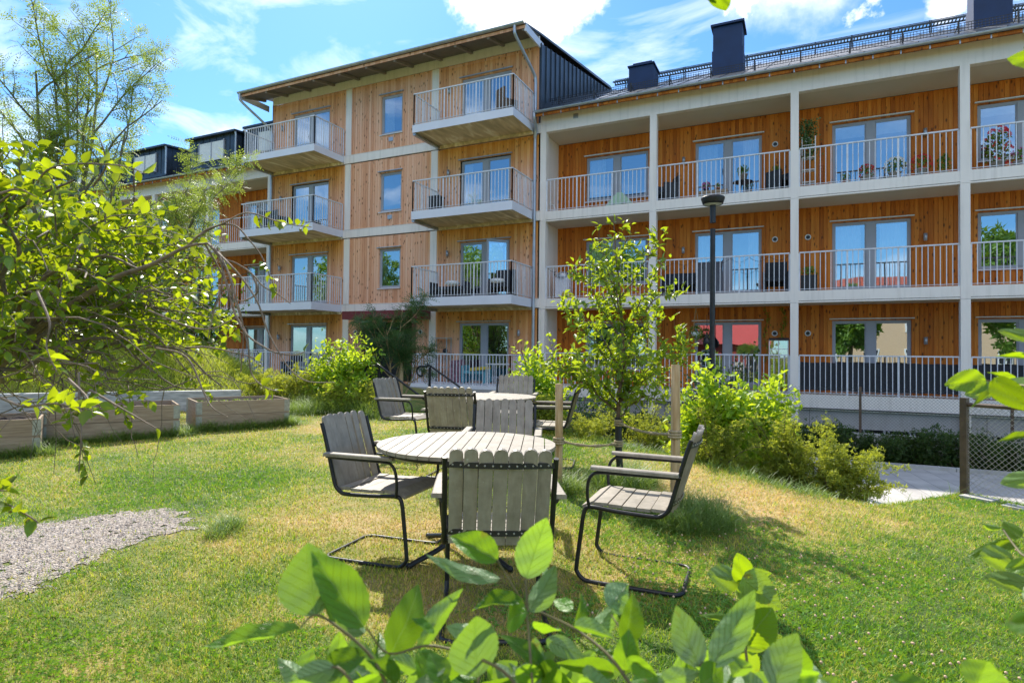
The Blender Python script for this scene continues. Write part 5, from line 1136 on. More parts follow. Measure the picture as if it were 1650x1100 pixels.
b = wd(120, 560, 13.0); rowan('rowan', 'tall sparse rowan with thin grey stems against the sky at the left', (b[0], b[1], -.6), 7, [(RT[0]*a+FW[0]*c, RT[1]*a+FW[1]*c, 1, l) for a, c, l in [(-.12, .05, 7.9), (.02, 0, 6.6), (.16, -.1, 6.2), (-.34, .1, 6.0), (.30, .05, 5.6)]], 0, .28, .036, 'lf_rowan', 5, maxl=2, kids=(5, 7), r0=.065, lr=.40, keepz=.38, wob=.10)
b = wd(225, 560, 15.0); rowan('rowan', 'lower rowan with pale yellow green feathery leaves in front of the dormers', (b[0], b[1], -.6), 4, [(RT[0]*a+FW[0]*c, RT[1]*a+FW[1]*c, .75, l) for a, c, l in [(-.5, .0, 4.8), (.10, .1, 4.9), (.28, -.1, 4.7), (-.15, .3, 5.0), (.38, -.05, 4.2)]], 0, .27, .042, 'lf_rowan', 9, maxl=2, kids=(5, 7), r0=.045, lr=.46, keepz=.30, wob=.13)
p = wd(633, 575, 14.3); rowan('rowan', 'small dark rowan in the building shadow in front of the red entrance canopy', (p[0], p[1], -1.6), 3, [(0, 0, 1, 2.7), (.12, .1, 1, 2.2), (-.14, 0, 1, 2.1), (.0, -.15, 1, 2.5), (.22, .0, 1, 1.9)], 0, .24, .024, 'lf_dark', 21, bark='stake', maxl=2, kids=(5, 7), r0=.03, lr=.40, keepz=.45, wob=.13)
p = wd(640, 600, 14.0); q = MB(); q.tube([(p[0]+.12, p[1], -2.0), (p[0]+.12, p[1], -.2)], .045, 10); tag(q.build('tree_stake', M['stake']), 'wooden stake beside the small dark rowan by the entrance', 'stake')
# dark leafy shrub mass behind the left tree
for (u, v, d, w_, h, lab) in [(60, 330, 14.5, 260, 3.9, 'dark green shrub behind the crab apple at the left edge'), (215, 345, 15.0, 240, 3.9, 'mid green shrub behind the crab apple, below the pale rowan'), (330, 430, 15.5, 110, 3.0, 'narrow green shrub in front of the left loggias')]:
    bpx('leafy_shrub', lab, u, v, d, w_, h, 'lf_mid', 6500 if w_ > 200 else 2200, .12, T_low, cat='shrub', stems=40)

# ============================================================ CRAB APPLE (left, near)
e = empty('crab_apple_tree', (rd(-2.3, 2.4)[0], rd(-2.3, 2.4)[1], -1.33), 'old crab apple at the left edge with arching bare twigs and glossy leaves', 'tree')
q = MB(); f = MB(); fr = MB(); tips = []; bare = []
root = rd(-2.3, 2.4, -1.36)
def L2(*pts): return np.array([aD(u, v, d*.62) for u, v, d in pts])
def limb(P, r0, r1, n=6, leaf=1): P = bez(P, 6); q.tube(P, np.linspace(r0, r1, len(P)), n, cap=False); (tips if leaf else bare).append(P); return P
limb(np.vstack([root, rd(-2.27, 2.38, -.8), rd(-2.15, 2.33, -.3), aD(20, 560, 3.7*.62)]), .06, .022, 12, 0)
limb(L2((20, 560, 3.7), (100, 500, 3.5), (180, 450, 3.35), (240, 428, 3.25), (300, 398, 3.15), (335, 392, 3.1)), .012, .0035, 10, 0)
limb(L2((20, 560, 3.7), (-40, 420, 3.6), (40, 330, 3.5), (120, 290, 3.3)), .012, .003, 10, 0)
limb(L2((20, 560, 3.7), (90, 570, 3.9), (200, 600, 4.1), (260, 560, 4.2)), .013, .004, 8, 0)
arcs = [([(300, 398, 3.15), (330, 372, 3.1), (358, 361, 3.08), (397, 343, 3.05), (441, 355, 3.0), (470, 362, 2.98), (502, 366, 2.95)], 1, .55),
        ([(320, 380, 3.1), (353, 363, 3.1), (380, 364, 3.05), (400, 385, 3.0), (421, 412, 2.98), (436, 448, 2.95), (446, 470, 2.95)], 1, .68),
        ([(335, 392, 3.1), (356, 414, 3.0), (380, 424, 3.0), (405, 440, 2.98), (424, 461, 2.95), (448, 474, 2.95), (468, 489, 2.93)], 0, 0),
        ([(335, 392, 3.1), (365, 421, 2.9), (391, 450, 2.88), (415, 487, 2.85), (430, 530, 2.85), (448, 565, 2.82), (467, 594, 2.8), (495, 614, 2.8), (540, 616, 2.8)], 0, 0),
        ([(350, 400, 3.0), (384, 518, 2.9), (429, 561, 2.85), (472, 572, 2.8), (492, 566, 2.8)], 1, .85),
        ([(240, 500, 3.2), (301, 525, 3.1), (340, 530, 3.05), (368, 518, 3.0), (389, 508, 3.0)], 0, 0),
        ([(341, 396, 3.05), (358, 428, 3.0), (355, 470, 3.0), (345, 500, 2.98), (335, 545, 2.98)], 0, 0),
        ([(345, 400, 3.0), (368, 440, 2.95), (380, 480, 2.9), (392, 530, 2.9), (388, 600, 2.9)], 0, 0), ([(330, 392, 3.0), (362, 450, 3.1), (384, 500, 3.1), (400, 560, 3.1)], 0, 0),
        ([(350, 400, 3.05), (372, 452, 2.95), (376, 500, 2.95), (398, 540, 2.9), (404, 598, 2.9), (424, 622, 2.88), (449, 631, 2.88)], 1, .8),
        ([(250, 560, 3.2), (300, 575, 3.1), (330, 636, 3.05), (344, 658, 3.0), (368, 672, 3.0)], 0, 0), ([(127, 600, 2.8), (128, 650, 2.75), (131, 700, 2.7), (127, 762, 2.7)], 0, 0),
        ([(300, 560, 3.1), (340, 560, 3.0), (405, 575, 2.95), (420, 583, 2.9)], 1, .8), ([(405, 440, 2.98), (415, 470, 2.95), (390, 485, 3.0), (372, 478, 3.0)], 0, 0),
        ([(45, 330, 2.7), (58, 300, 2.65), (75, 275, 2.6), (105, 266, 2.6), (150, 264, 2.6), (200, 268, 2.6), (235, 280, 2.6)], 1, .2),
        ([(150, 300, 2.9), (170, 270, 2.85), (168, 245, 2.8), (160, 222, 2.8)], 1, .3), ([(0, 312, 2.5), (30, 305, 2.5), (60, 318, 2.5)], 1, .1),
        ([(60, 470, 2.6), (80, 520, 2.5), (75, 560, 2.5), (92, 600, 2.45)], 1, .6), ([(0, 640, 2.4), (40, 655, 2.4), (85, 650, 2.35), (145, 660, 2.3)], 1, .25), ([(110, 610, 2.6), (140, 640, 2.5), (150, 670, 2.45)], 1, .6), ([(145, 628, 2.7), (200, 660, 2.6), (252, 690, 2.55)], 1, .85),
        ([(-30, 800, 2.3), (10, 812, 2.3), (45, 830, 2.25), (62, 842, 2.25)], 1, .3), ([(-20, 790, 2.4), (12, 790, 2.35)], 1, .3)]
leafseg = []
for pts, lf, t0 in arcs:
    P = bez(L2(*pts), 6); q.tube(P, np.linspace(.0036, .0014, len(P)), 5, cap=False)
    if lf: leafseg.append(P[int(len(P)*t0):])
ctr = rd(-1.95, 2.33, .26)
for k in range(420):                         # leafy twigs in the canopy
    a = rng.normal(size=3); a /= np.linalg.norm(a); rr_ = rng.random()**.45
    p0 = ctr+RT*a[0]*.71*rr_+FW*a[1]*.60*rr_+np.array([0, 0, a[2]*.37*rr_])
    rr2 = (p0-ctr)@RT
    if rr2 > .50 and rng.random() < .7: continue
    out = nrm(p0-ctr+np.array([0, 0, .1]))*np.array([1, 1, .4])+rng.normal(0, .35, 3); out = nrm(out); l = rng.uniform(.16, .38); P = [p0+out*l*s+np.array([0, 0, .07*s-.26*s*s*l*1.5]) for s in np.linspace(0, 1, 7)]
    P = np.array(P)+rng.normal(0, .004, (7, 3)); q.tube(P, np.linspace(.0032, .0011, 7), 4, cap=False)
    if p0[2] > -.02: tips.append(P)
for k in range(190):                         # bare tangled hanging twigs
    p0 = ctr+RT*rng.uniform(-.62, .60)+FW*rng.uniform(-.5, .5)+np.array([0, 0, rng.uniform(-.46, .1)]); l = rng.uniform(.2, .5); d0 = nrm(rng.normal(0, 1, 3)*[1, 1, .35]); P = np.array([p0+d0*l*s+np.array([0, 0, -.35*l*s*s+.025*math.sin(s*9+k)]) for s in np.linspace(0, 1, 8)])+rng.normal(0, .005, (8, 3)); q.tube(P, np.linspace(.0028, .001, 8), 4, cap=False)
    if rng.random() < .35: leafseg.append(P[-3:])
for k in range(16):                          # thick crooked inner boughs
    a = rng.uniform(0, 6.28); p0 = aD(20, 560, 3.7*.62)+rng.normal(0, .05, 3); d0 = RT*abs(rng.normal(.6, .4))+FW*rng.normal(0, .5)+np.array([0, 0, rng.uniform(-.15, .6)]); d0 = nrm(d0); P = np.array([p0+d0*.7*s+np.array([0, 0, .14*math.sin(s*3)])+rng.normal(0, .02, 3) for s in np.linspace(0, 1, 8)]); q.tube(bez(P, 3), np.linspace(.010, .0025, 22), 6, cap=False)
P, D = along(tips, .0125); d, N = leafdirs(D, 1., -.05, .9)
keep = P[:, 2] > -.02+rng.normal(0, .07, len(P)); P, d, N = P[keep], d[keep], N[keep]; kk = ((P-ctr)@RT < .45)|(rng.random(len(P)) < .45); P, d, N = P[kk], d[kk], N[kk]
f.leaves(T_mid, P, d, N, .046*rng.uniform(.6, 1.25, len(P)))
P, D = along(leafseg, .013); d, N = leafdirs(D, 1., .0, .9); f.leaves(T_mid, P, d, N, .043*rng.uniform(.6, 1.15, len(P)))
k = rng.random(len(P)) < .10
fpos = P[k]
q.build('trunk', M['twig'], e); f.build('crown', M['lf_cherry'], e)
for fp in fpos[:60]: fr = MB(); fr.ball(fp-[0, 0, .012], .0045, 6); fr.build('fruit', M['fruit'], e)

# ============================================================ NEAR BRANCHES
def fleaf(f, T, ub, vb, ut, vt, db, dt=None, w=.6, roll=0., bend=0., rnd=None):
    a = aD(ub, vb, db); b = aD(ut, vt, dt or db); L = np.linalg.norm(b-a); d = (b-a)/L; toc = nrm(C0-a); s = nrm(np.cross(d, toc)); n = np.cross(s, d); r_ = R(roll)
    N = n*math.cos(r_)+s*math.sin(r_); f.leaves(T, a[None], d[None], N[None], L, w/CF*db if w > 3 else L*w, rnd=rnd)
def twig(q, pts, r0, r1): P = bez(np.array([aD(*t) for t in pts]), 6); q.tube(P, np.linspace(r0, r1, len(P)), 8, cap=False)
# apple suckers at the bottom of the frame. columns: base px, tip px, depth, width px, roll
rootp = aD(800, 1500, 1.1); rootp[2] = -1.3
e = empty('apple_bush', (rootp[0], rootp[1], -1.33), 'apple shoots with large serrated leaves closest to the camera at the bottom of the photo', 'shrub'); q = MB(); f = MB()
A_ = [(508, 992, 490, 876, .72, 122, 190), (587, 1010, 496, 893, .70, 92, 25), (484, 1012, 325, 1060, .70, 46, 55), (587, 1020, 532, 968, .75, 42, 200), (537, 1006, 527, 922, .73, 40, 60), (627, 1054, 690, 955, .72, 84, 30),
      (676, 1048, 735, 944, .76, 44, 200), (590, 1056, 500, 1082, .68, 54, 20), (540, 1075, 461, 1102, .68, 48, 170), (802, 903, 726, 858, .78, 60, 20), (847, 932, 876, 838, .78, 76, 185), (806, 932, 700, 924, .80, 38, 215),
      (846, 974, 750, 960, .76, 40, 40), (851, 984, 902, 916, .76, 52, 160), (850, 985, 793, 1000, .74, 60, 20), (771, 1090, 752, 988, .70, 110, 200), (714, 1100, 694, 1048, .68, 50, 15), (863, 946, 891, 914, .80, 34, 60), (921, 984, 893, 962, .82, 34, 30),
      (925, 1008, 949, 954, .80, 38, 50), (981, 978, 1018, 938, .78, 62, 195), (952, 1022, 998, 976, .78, 42, 160), (1008, 1032, 1023, 960, .74, 52, 20), (1004, 1080, 1014, 1032, .72, 50, 10), (1127, 1074, 1088, 987, .70, 68, 190), (1146, 1074, 1216, 970, .70, 64, 170),
      (1128, 1104, 1168, 1076, .68, 66, 20), (1247, 1108, 1272, 1026, .66, 76, 195), (1262, 1086, 1332, 1094, .68, 46, 25), (640, 1100, 600, 1060, .7, 40, 40), (660, 1104, 712, 1070, .7, 40, 120), (880, 1030, 936, 1052, .75, 40, 190), (900, 1070, 860, 1100, .7, 44, 20), (940, 1090, 985, 1110, .7, 46, 190), (830, 1080, 880, 1100, .7, 46, 20),
      (1060, 1100, 1110, 1080, .68, 40, 200), (1010, 1060, 1060, 1085, .7, 40, 30), (700, 1020, 660, 1000, .74, 34, 60), (560, 1040, 610, 1075, .7, 40, 190), (925, 1008, 985, 1020, .76, 34, 210), (860, 1000, 905, 1020, .78, 36, 60), (1180, 1090, 1210, 1060, .7, 40, 200),
      (1570, 1112, 1590, 1048, .66, 58, 190), (1596, 1112, 1604, 1078, .66, 60, 200), (1500, 1112, 1430, 1094, .66, 40, 20), (770, 1020, 720, 1010, .74, 40, 210), (985, 1060, 950, 1040, .74, 40, 60)]
rng2 = random.Random(3)
for (ub, vb, ut, vt, d_, w_, ro) in A_:
    fleaf(f, rng2.choice(T_nv), ub, vb, ut, vt, d_, d_+rng2.uniform(-.02, .05), w_*1.22, ro, rnd=rng2.random()**1.3)
for k in range(85):
    ub = rng2.uniform(450, 1330); vb = rng2.uniform(1055, 1125); a_ = rng2.uniform(0, 6.28); L_ = rng2.uniform(42, 95); d_ = rng2.uniform(.72, .95)
    fleaf(f, rng2.choice(T_nv), ub, vb+25, ub+math.cos(a_)*L_, vb+25-abs(math.sin(a_))*L_*.9, d_, d_+rng2.uniform(-.03, .06), rng2.uniform(40, 66), rng2.choice([10, 30, 60, 165, 190, 215]), rnd=rng2.random())
for pts in [[(640, 1140, .68), (600, 1060, .69), (545, 1010, .70), (508, 990, .71), (484, 1010, .70)], [(860, 1160, .68), (810, 1080, .70), (700, 1040, .72), (627, 1052, .72), (590, 1010, .71)], [(1040, 1140, .68), (985, 1060, .72), (930, 1015, .76), (880, 990, .77), (848, 975, .77), (815, 925, .78), (800, 900, .78)], [(770, 1180, .68), (771, 1095, .70), (790, 1060, .72)],
            [(850, 985, .76), (848, 950, .77), (847, 930, .78)], [(845, 975, .76), (852, 1020, .74), (858, 1100, .70), (870, 1160, .68)], [(600, 1150, .66), (545, 1075, .68), (500, 1100, .68)], [(980, 1055, .73), (1006, 1080, .72), (1008, 1030, .74), (985, 990, .77)], [(1180, 1180, .66), (1140, 1075, .70), (1127, 1072, .7)], [(1260, 1180, .64), (1255, 1110, .66), (1262, 1086, .68)], [(1580, 1200, .64), (1572, 1112, .66)]]:
    twig(q, pts, .0022, .0010)
for u_ in (640, 860, 1040, 1180, 1260, 1580, 600, 770): b0 = aD(u_, 1150, .68); q.tube(bez([np.array([rootp[0]*.5+b0[0]*.5, rootp[1]*.5+b0[1]*.5, -1.32]), (b0+rootp)/2*[1, 1, 1]-np.array([0, 0, .1]), b0], 5), np.linspace(.008, .0024, 11), 7, cap=False)
q.build('stem', M['twigg'], e); f.build('foliage', M['lf_near'], e)
# hazel cluster bottom right and hazel shoots at the right edge
e = empty('hazel_bush', tuple(rd(1.25, 1.25, -1.33)), 'hazel shoots with round pleated leaves reaching in from the right edge', 'shrub'); q = MB(); f = MB()
H_ = [(1197, 934, 1190, 893, 1.15, 42, 30), (1198, 930, 1240, 922, 1.15, 24, 200), (1196, 932, 1136, 926, 1.15, 46, 195), (1197, 930, 1252, 978, 1.12, 66, 170), (1200, 1034, 1246, 982, 1.10, 74, 30), (1200, 1040, 1256, 1024, 1.1, 36, 195), (1200, 1052, 1212, 1096, 1.1, 44, 180), (1195, 1010, 1130, 985, 1.12, 26, 60),
      (1588, 613, 1526, 619, 1.1, 44, 15), (1604, 618, 1552, 640, 1.15, 34, 190), (1620, 626, 1562, 648, 1.1, 20, 55), (1642, 616, 1598, 597, 1.15, 20, 40), (1602, 608, 1658, 664, 1.0, 46, 20), (1662, 622, 1622, 614, 1.05, 30, 200), (1672, 542, 1607, 534, 1.0, 24, 200), (1668, 578, 1612, 570, 1.0, 18, 30),
      (1668, 764, 1610, 782, 1.0, 32, 195), (1665, 700, 1612, 706, 1.0, 20, 30), (1616, 850, 1573, 845, 1.1, 16, 205), (1640, 868, 1618, 838, 1.1, 28, 20), (1642, 878, 1556, 894, 1.08, 26, 35), (1634, 898, 1574, 896, 1.05, 44, 190), (1658, 938, 1582, 930, 1.02, 34, 195), (1666, 910, 1620, 915, 1.0, 30, 20), (1676, 1008, 1614, 1000, .42, 42, 20), (1685, 960, 1650, 940, .9, 50, 20),
      (1688, 100, 1630, 94, .9, 40, 20), (1672, 62, 1648, 88, .9, 20, 60), (1155, -22, 1168, 22, .9, 38, 20), (1130, -20, 1150, 8, .9, 26, 50)]
for (ub, vb, ut, vt, d_, w_, ro) in H_: fleaf(f, T_hazel if w_ > 22 else T_near, ub, vb, ut, vt, d_, d_+rng2.uniform(-.03, .04), w_, ro, rnd=.3+.7*rng2.random())
for pts in [[(1215, 1180, 1.05), (1202, 1050, 1.1), (1195, 1000, 1.12), (1197, 930, 1.15)], [(1760, 640, .95), (1680, 625, 1.0), (1620, 618, 1.08), (1588, 613, 1.1)], [(1760, 560, .95), (1670, 560, 1.0)], [(1760, 930, .95), (1660, 900, 1.02), (1636, 880, 1.06), (1616, 852, 1.1)], [(1760, 760, .95), (1668, 764, 1.0)], [(1780, 1030, .4), (1676, 1008, .42)], [(1760, 90, .9), (1688, 100, .9), (1672, 62, .9)], [(1760, -160, .9), (1400, -150, .9), (1200, -100, .92), (1155, -22, .9), (1130, -24, .9)], [(1760, -160, .9), (1770, 0, .9), (1760, 90, .9)]]: twig(q, pts, .003, .0014)
rt = rd(1.25, 1.25, -1.33)
for (u_, v_, d_) in ((1760, 640, .95), (1760, 560, .95), (1760, 930, .95), (1760, 760, .95), (1780, 1030, .4), (1760, 90, .9), (1215, 1180, 1.05)):
    b0 = aD(u_, v_, d_); m0 = (b0+rt)/2+RT*(.9 if v_ < 200 else .45); bz = bez([rt, m0, b0], 6); q.tube(bz, np.linspace(.009, .003, 13), 7, cap=False)
    pa, da = along([bz[5:]], .045); pk = ((pa-C0)@RT)/((pa-C0)@FW) > .90; pa, da = pa[pk], da[pk]
    if len(pa): dl, nl_ = leafdirs(da, 1., .1); f.leaves(T_round, pa, dl, nl_, .075*rng.uniform(.6, 1.1, len(pa)))
q.build('stem', M['twigg'], e); f.build('foliage', M['lf_hazel'], e)

# ============================================================ TREES BEHIND THE VIEWER (mirrored in the lower panes)
for k, (x, y, h, r_, lab) in enumerate([(-20, -42, 13, 4.5, 'tall dense tree mirrored in the left panes of the middle part'), (-31, -38, 11, 4.5, 'broad tree mirrored in the far left panes'), (-15, -34, 9, 3.0, 'darker tree mirrored in the open balcony door'), (13.5, -30, 9.5, 3.2, 'large tree mirrored in the panes at the right edge'), (3.5, -34, 5.2, 1.8, 'small tree mirrored before the beige house'), (-44, -34, 12, 5, 'large tree mirrored in the loggia panes at the far left')]):
    e = empty('broadleaf_tree', (x, y, -1.4), lab, 'tree', 'trees behind the viewer'); q = MB(); q.tube([(x, y, -1.5), (x+.1, y, h*.3), (x, y, h*.8)], [.25, .18, .05], 8, cap=False); q.build('trunk', M['bark'], e)
    n_ = 3500; a = rvec(n_); rad = rng.random(n_)**.35; lum = 1+.25*np.sin(a[:, 0]*6+k)*np.sin(a[:, 2]*5); P = np.array([x, y, h*.56])+a*(rad*lum)[:, None]*np.array([r_, r_, h*.46]); f = MB(); f.leaves(T_clus, P, rvec(n_), rvec(n_), rng.uniform(.35, .7, n_)); f.build('crown', M['lf_mid'], e)
# ============================================================ THINGS ON THE BALCONIES
def one(q, name, m, label, cat, group=None): return tag(q.build(name, m), label, cat, group)
def potted(x, y, z, r, h, potm, leafm, n, size, rad, label, flower=None, fn=30, cat='potted plant', group=None, fs=.03, tall=1.):
    e = empty('potted_plant', (x, y, z), label, cat, group); q = MB(); q.lathe((x, y, z), [(.001, 0), (r*.72, 0), (r, h), (r*1.08, h), (r*1.08, h+.02), (r*.9, h+.02), (r*.88, h-.03), (.001, h-.03)], 16); q.build('pot', potm, e)
    a = rvec(n, .6); P = np.array([x, y, z+h+rad*tall*.6])+a*(rng.random(n)**.4)[:, None]*np.array([rad, rad, rad*tall]); P[:, 2] = np.maximum(P[:, 2], z+h); f = MB(); f.leaves(T_low, P, rvec(n, .3), rvec(n, .5), size*rng.uniform(.6, 1.2, n))
    f.tube([(x, y, z+h*.5), (x+.01, y, z+h+rad*tall)], .008, 5); f.build('foliage', leafm, e)
    if flower:
        w = MB(); a = rvec(fn, .7); Q = np.array([x, y, z+h+rad*tall*.65])+a*np.array([rad, rad, rad*tall])*1.05
        for j in range(5): t = j*1.2566; w.leaves(T_low, Q, np.tile([math.cos(t), -.6, math.sin(t)], (fn, 1)), np.tile([0, -1., .3], (fn, 1)), fs)
        w.build('blossom', flower, e)
    return e
def X_at(u, v, Y): return float(aY(u, v, Y)[0])
F1, F2, F3, F4 = FL; Y_ = .55
potted(X_at(1362, 275, Y_), Y_, F3, .11, .16, M['terra'], M['lf_mid'], 120, .07, .14, 'small orange pot at the left of the top loggia with the blinds')
potted(X_at(1396, 275, Y_), Y_, F3+.0, .14, .22, M['concrete'], M['lf_mid'], 200, .07, .2, 'red flowering plant in a pale pot before the blinds door', M['petal_r'], 70)
potted(X_at(1442, 270, Y_), Y_, F3, .15, .25, M['concrete'], M['lf_mid'], 260, .07, .25, 'large white flowering plant in a pale grey pot', M['petal_w'], 110)
potted(X_at(1484, 262, Y_), Y_, F3, .15, .26, M['concrete'], M['lf_mid'], 200, .07, .24, 'red geranium in a round grey pot, right part of top loggia', M['petal_r'], 110)
potted(X_at(1521, 255, Y_), Y_, F3, .08, .14, M['whitep'], M['lf_mid'], 200, .08, .16, 'tall green plant in a small white pot beside the last pillar', tall=2.0)
potted(X_at(1608, 250, .7), .7, F3, .16, .28, M['concrete'], M['lf_mid'], 420, .09, .28, 'tall red flowering climber in front of the top right window', M['petal_r'], 60, tall=2.0, fs=.05)
potted(X_at(1643, 245, .5), .5, F3, .13, .2, M['concrete'], M['lf_mid'], 150, .07, .2, 'pink flowering pot at the right edge of the top loggia', M['petal_p'], 30)
# tall plant shelf at the third pillar
x = X_at(1303, 250, .7); e = empty('plant_shelf', (x, .7, F3), 'tall white metal plant shelf with a dark climber beside the third pillar', 'shelf'); q = MB()
for dx in (-.17, .17):
    for dy in (-.12, .12): q.box(x+dx-.012, x+dx+.012, .7+dy-.012, .7+dy+.012, F3, F3+1.55)
q.build('frame', M['whitep'], e)
for k, z in enumerate((.25, .6, .95, 1.3)): q = MB(); q.box(x-.18, x+.18, .57, .83, F3+z, F3+z+.02); q.build('shelf_board', M['whitep'], e)
q = MB(); P = np.stack([x+rng.normal(-.05, .14, 700), .7+rng.normal(0, .12, 700), F3+rng.uniform(.95, 2.05, 700)], 1); q.leaves(T_low, P, rvec(700), rvec(700), .09); tag(q.build('climbing_plant', M['lf_dark']), 'dark bushy climber standing on top of the white plant shelf', 'potted plant')
# pale green toy slide
xa = X_at(998, 318, .6); q = MB()
pr = [(-.62, 0), (-.50, .02), (-.22, .34), (-.05, .50), (.10, .50), (.24, .36), (.52, .0), (.36, .0), (.22, .16), (.10, .16), (.06, .0), (-.12, .0), (-.14, .14), (-.24, .16), (-.34, .0)]
for y0, y1 in ((.50, .54), (.90, .94)): q.prism([(xa+a, F3+.02+b) for a, b in pr], 1, y0, y1)
q.add([(xa+a, y, F3+.03+b) for y in (.541, .899) for a, b in ((-.52, .05), (-.22, .30), (-.05, .44), (.10, .44), (.22, .34), (.46, .06))], [(i, i+1, 7+i, 6+i) for i in range(5)])
one(q, 'toy_slide', plain('pale_green_plastic', (.42, .62, .45), .4, var=.04), 'pale green plastic toy slide behind the top left loggia railing', 'toy slide')
x = X_at(886, 322, .5); q = MB(); a = np.linspace(0, 2*math.pi, 25); q.tube([(x+.18*math.cos(t), .5+.05*math.sin(t), F3+.19+.18*math.sin(t)) for t in a], .022, 8); one(q, 'hoop', M['whitep'], 'white hoop leaning in the corner beside the toy slide', 'hoop')
def chair_s(name, x, y, z, m, label, cat='chair', w=.5, back=.85, ang=0, arms=True):
    e = empty(name, (x, y, z), label, cat); c, s = math.cos(ang), math.sin(ang)
    def ob(cx, cy, cz, hx, hy, hz, nm): q = MB(); q.obox((x+cx*c-cy*s, y+cx*s+cy*c, z+cz), (c, s, 0), (-s, c, 0), (0, 0, 1), hx, hy, hz); q.build(nm, m, e)
    ob(0, 0, .40, w/2, .24, .05, 'seat'); ob(0, .24, back*.62, w/2, .03, back*.38, 'backrest')
    if arms: ob(-w/2-.02, 0, .34, .025, .24, .28, 'armrest'); ob(w/2+.02, 0, .34, .025, .24, .28, 'armrest')
    for i in (-1, 1):
        for j in (-1, 1): ob(i*(w/2-.03), j*.2, .175, .02, .02, .175, 'leg')
    return e
M['wicker'] = plain('brown_wicker', (.13, .085, .055), .8, var=.5, scale=60, bump=1, bscale=120)
chair_s('wicker_chair', X_at(816, 165, -.75), -.75, F4, M['wicker'], 'brown wicker armchair on the topmost right balcony', ang=R(150), back=1.0)
chair_s('balcony_chair', X_at(1077, 305, .6), .6, F3, M['dark'], 'dark chair at the left pillar of the loggia with the crate planter', ang=R(-60))
chair_s('balcony_chair', X_at(1255, 300, .6), .6, F3, M['dark'], 'dark low chair under a potted plant at the right of that loggia', ang=R(60), back=.6)
chair_s('lounge_sofa', X_at(1096, 462, .65), .65, F2, M['darkfab'], 'long dark sofa at the left of the string light loggia', 'sofa', w=1.05, back=.75)
chair_s('lounge_sofa', X_at(1250, 455, .65), .65, F2, M['darkfab'], 'dark sofa at the right of the string light loggia beside the pillar', 'sofa', w=.6, back=.95)
chair_s('lounge_sofa', -11.0, -.6, F2, M['darkfab'], 'dark lounge sofa at the left of the balcony with the open door', 'sofa', w=1.3, back=.5)
chair_s('lounge_sofa', -8.9, -.75, F2, M['darkfab'], 'dark lounge chair at the right of the balcony with the open door', 'sofa', w=.7, back=.95)
for x, y, lab in ((-10.75, -.85, 'white cushion on the left dark lounge sofa'), (-9.0, -.9, 'white cushion on the right dark lounge chair')): q = MB(); q.lathe((x, y, F2+.46), [(.001, 0), (.2, .02), (.26, .08), (.2, .15), (.001, .18)], 14); one(q, 'cushion', M['curtain'], lab, 'cushion')
chair_s('balcony_chair', -18.9, -.8, F3, M['dark'], 'dark chair on the third floor left balcony, nearer the door', ang=R(170)); chair_s('balcony_chair', -19.5, -.8, F3, M['dark'], 'dark chair on the third floor left balcony, nearer the pillar', ang=R(190))
q = MB(); q.box(X_at(696, 320, -.4), X_at(712, 320, -.4), -.6, -.25, F3, F3+.75); q.box(X_at(695, 320, -.4), X_at(713, 320, -.4), -.62, -.23, F3+.751, F3+.80); one(q, 'storage_box', M['dark'], 'black upright storage box on the third floor right balcony', 'box')
# crate planter with purple flowers, round table with a plant
x = X_at(1150, 300, .6); e = empty('planter_crate', (x, .6, F3), 'grey wooden crate planter before the upper loggia door', 'planter')
for k in range(3): q = MB(); q.box(x-.42, x+.42, .42, .44, F3+.02+k*.085, F3+.095+k*.085); q.build('board', M['bed'], e)
q = MB(); q.box(x-.42, x+.42, .441, .8, F3+.02, F3+.25); q.build('box_body', M['bed'], e)
potted(x-.22, .6, F3+.25, .08, .1, M['dark'], M['lf_mid'], 120, .06, .13, 'purple flowering plant on the left of the crate planter', M['petal_p'], 40)
potted(x+.12, .6, F3+.25, .08, .09, M['terra'], M['lf_mid'], 70, .05, .09, 'small plant in a terracotta pot on the crate planter', M['petal_c'], 14)
x = X_at(1197, 300, .6); e = empty('bistro_table', (x, .6, F3), 'small round dark table carrying a potted plant in the upper loggia', 'table'); q = MB(); q.lathe((x, .6, F3+.44), [(.001, 0), (.27, 0), (.28, .02), (.001, .025)], 20); q.build('table_top', M['dark'], e)
for a in (0, 2.1, 4.2): q = MB(); q.tube([(x+.06*math.cos(a), .6+.06*math.sin(a), F3+.44), (x+.22*math.cos(a), .6+.22*math.sin(a), F3)], .012, 6); q.build('leg', M['dark'], e)
potted(x, .6, F3+.466, .13, .2, plain('grey_pink_pot', (.42, .33, .31), .7), M['lf_mid'], 240, .07, .17, 'round green plant in a greyish pot on the small table')
x = X_at(1250, 290, .6); potted(x, .75, F3+.5, .12, .12, plain('beige_pot', (.45, .36, .26), .7), M['lf_mid'], 200, .07, .15, 'green plant in a beige pot beside the third pillar')
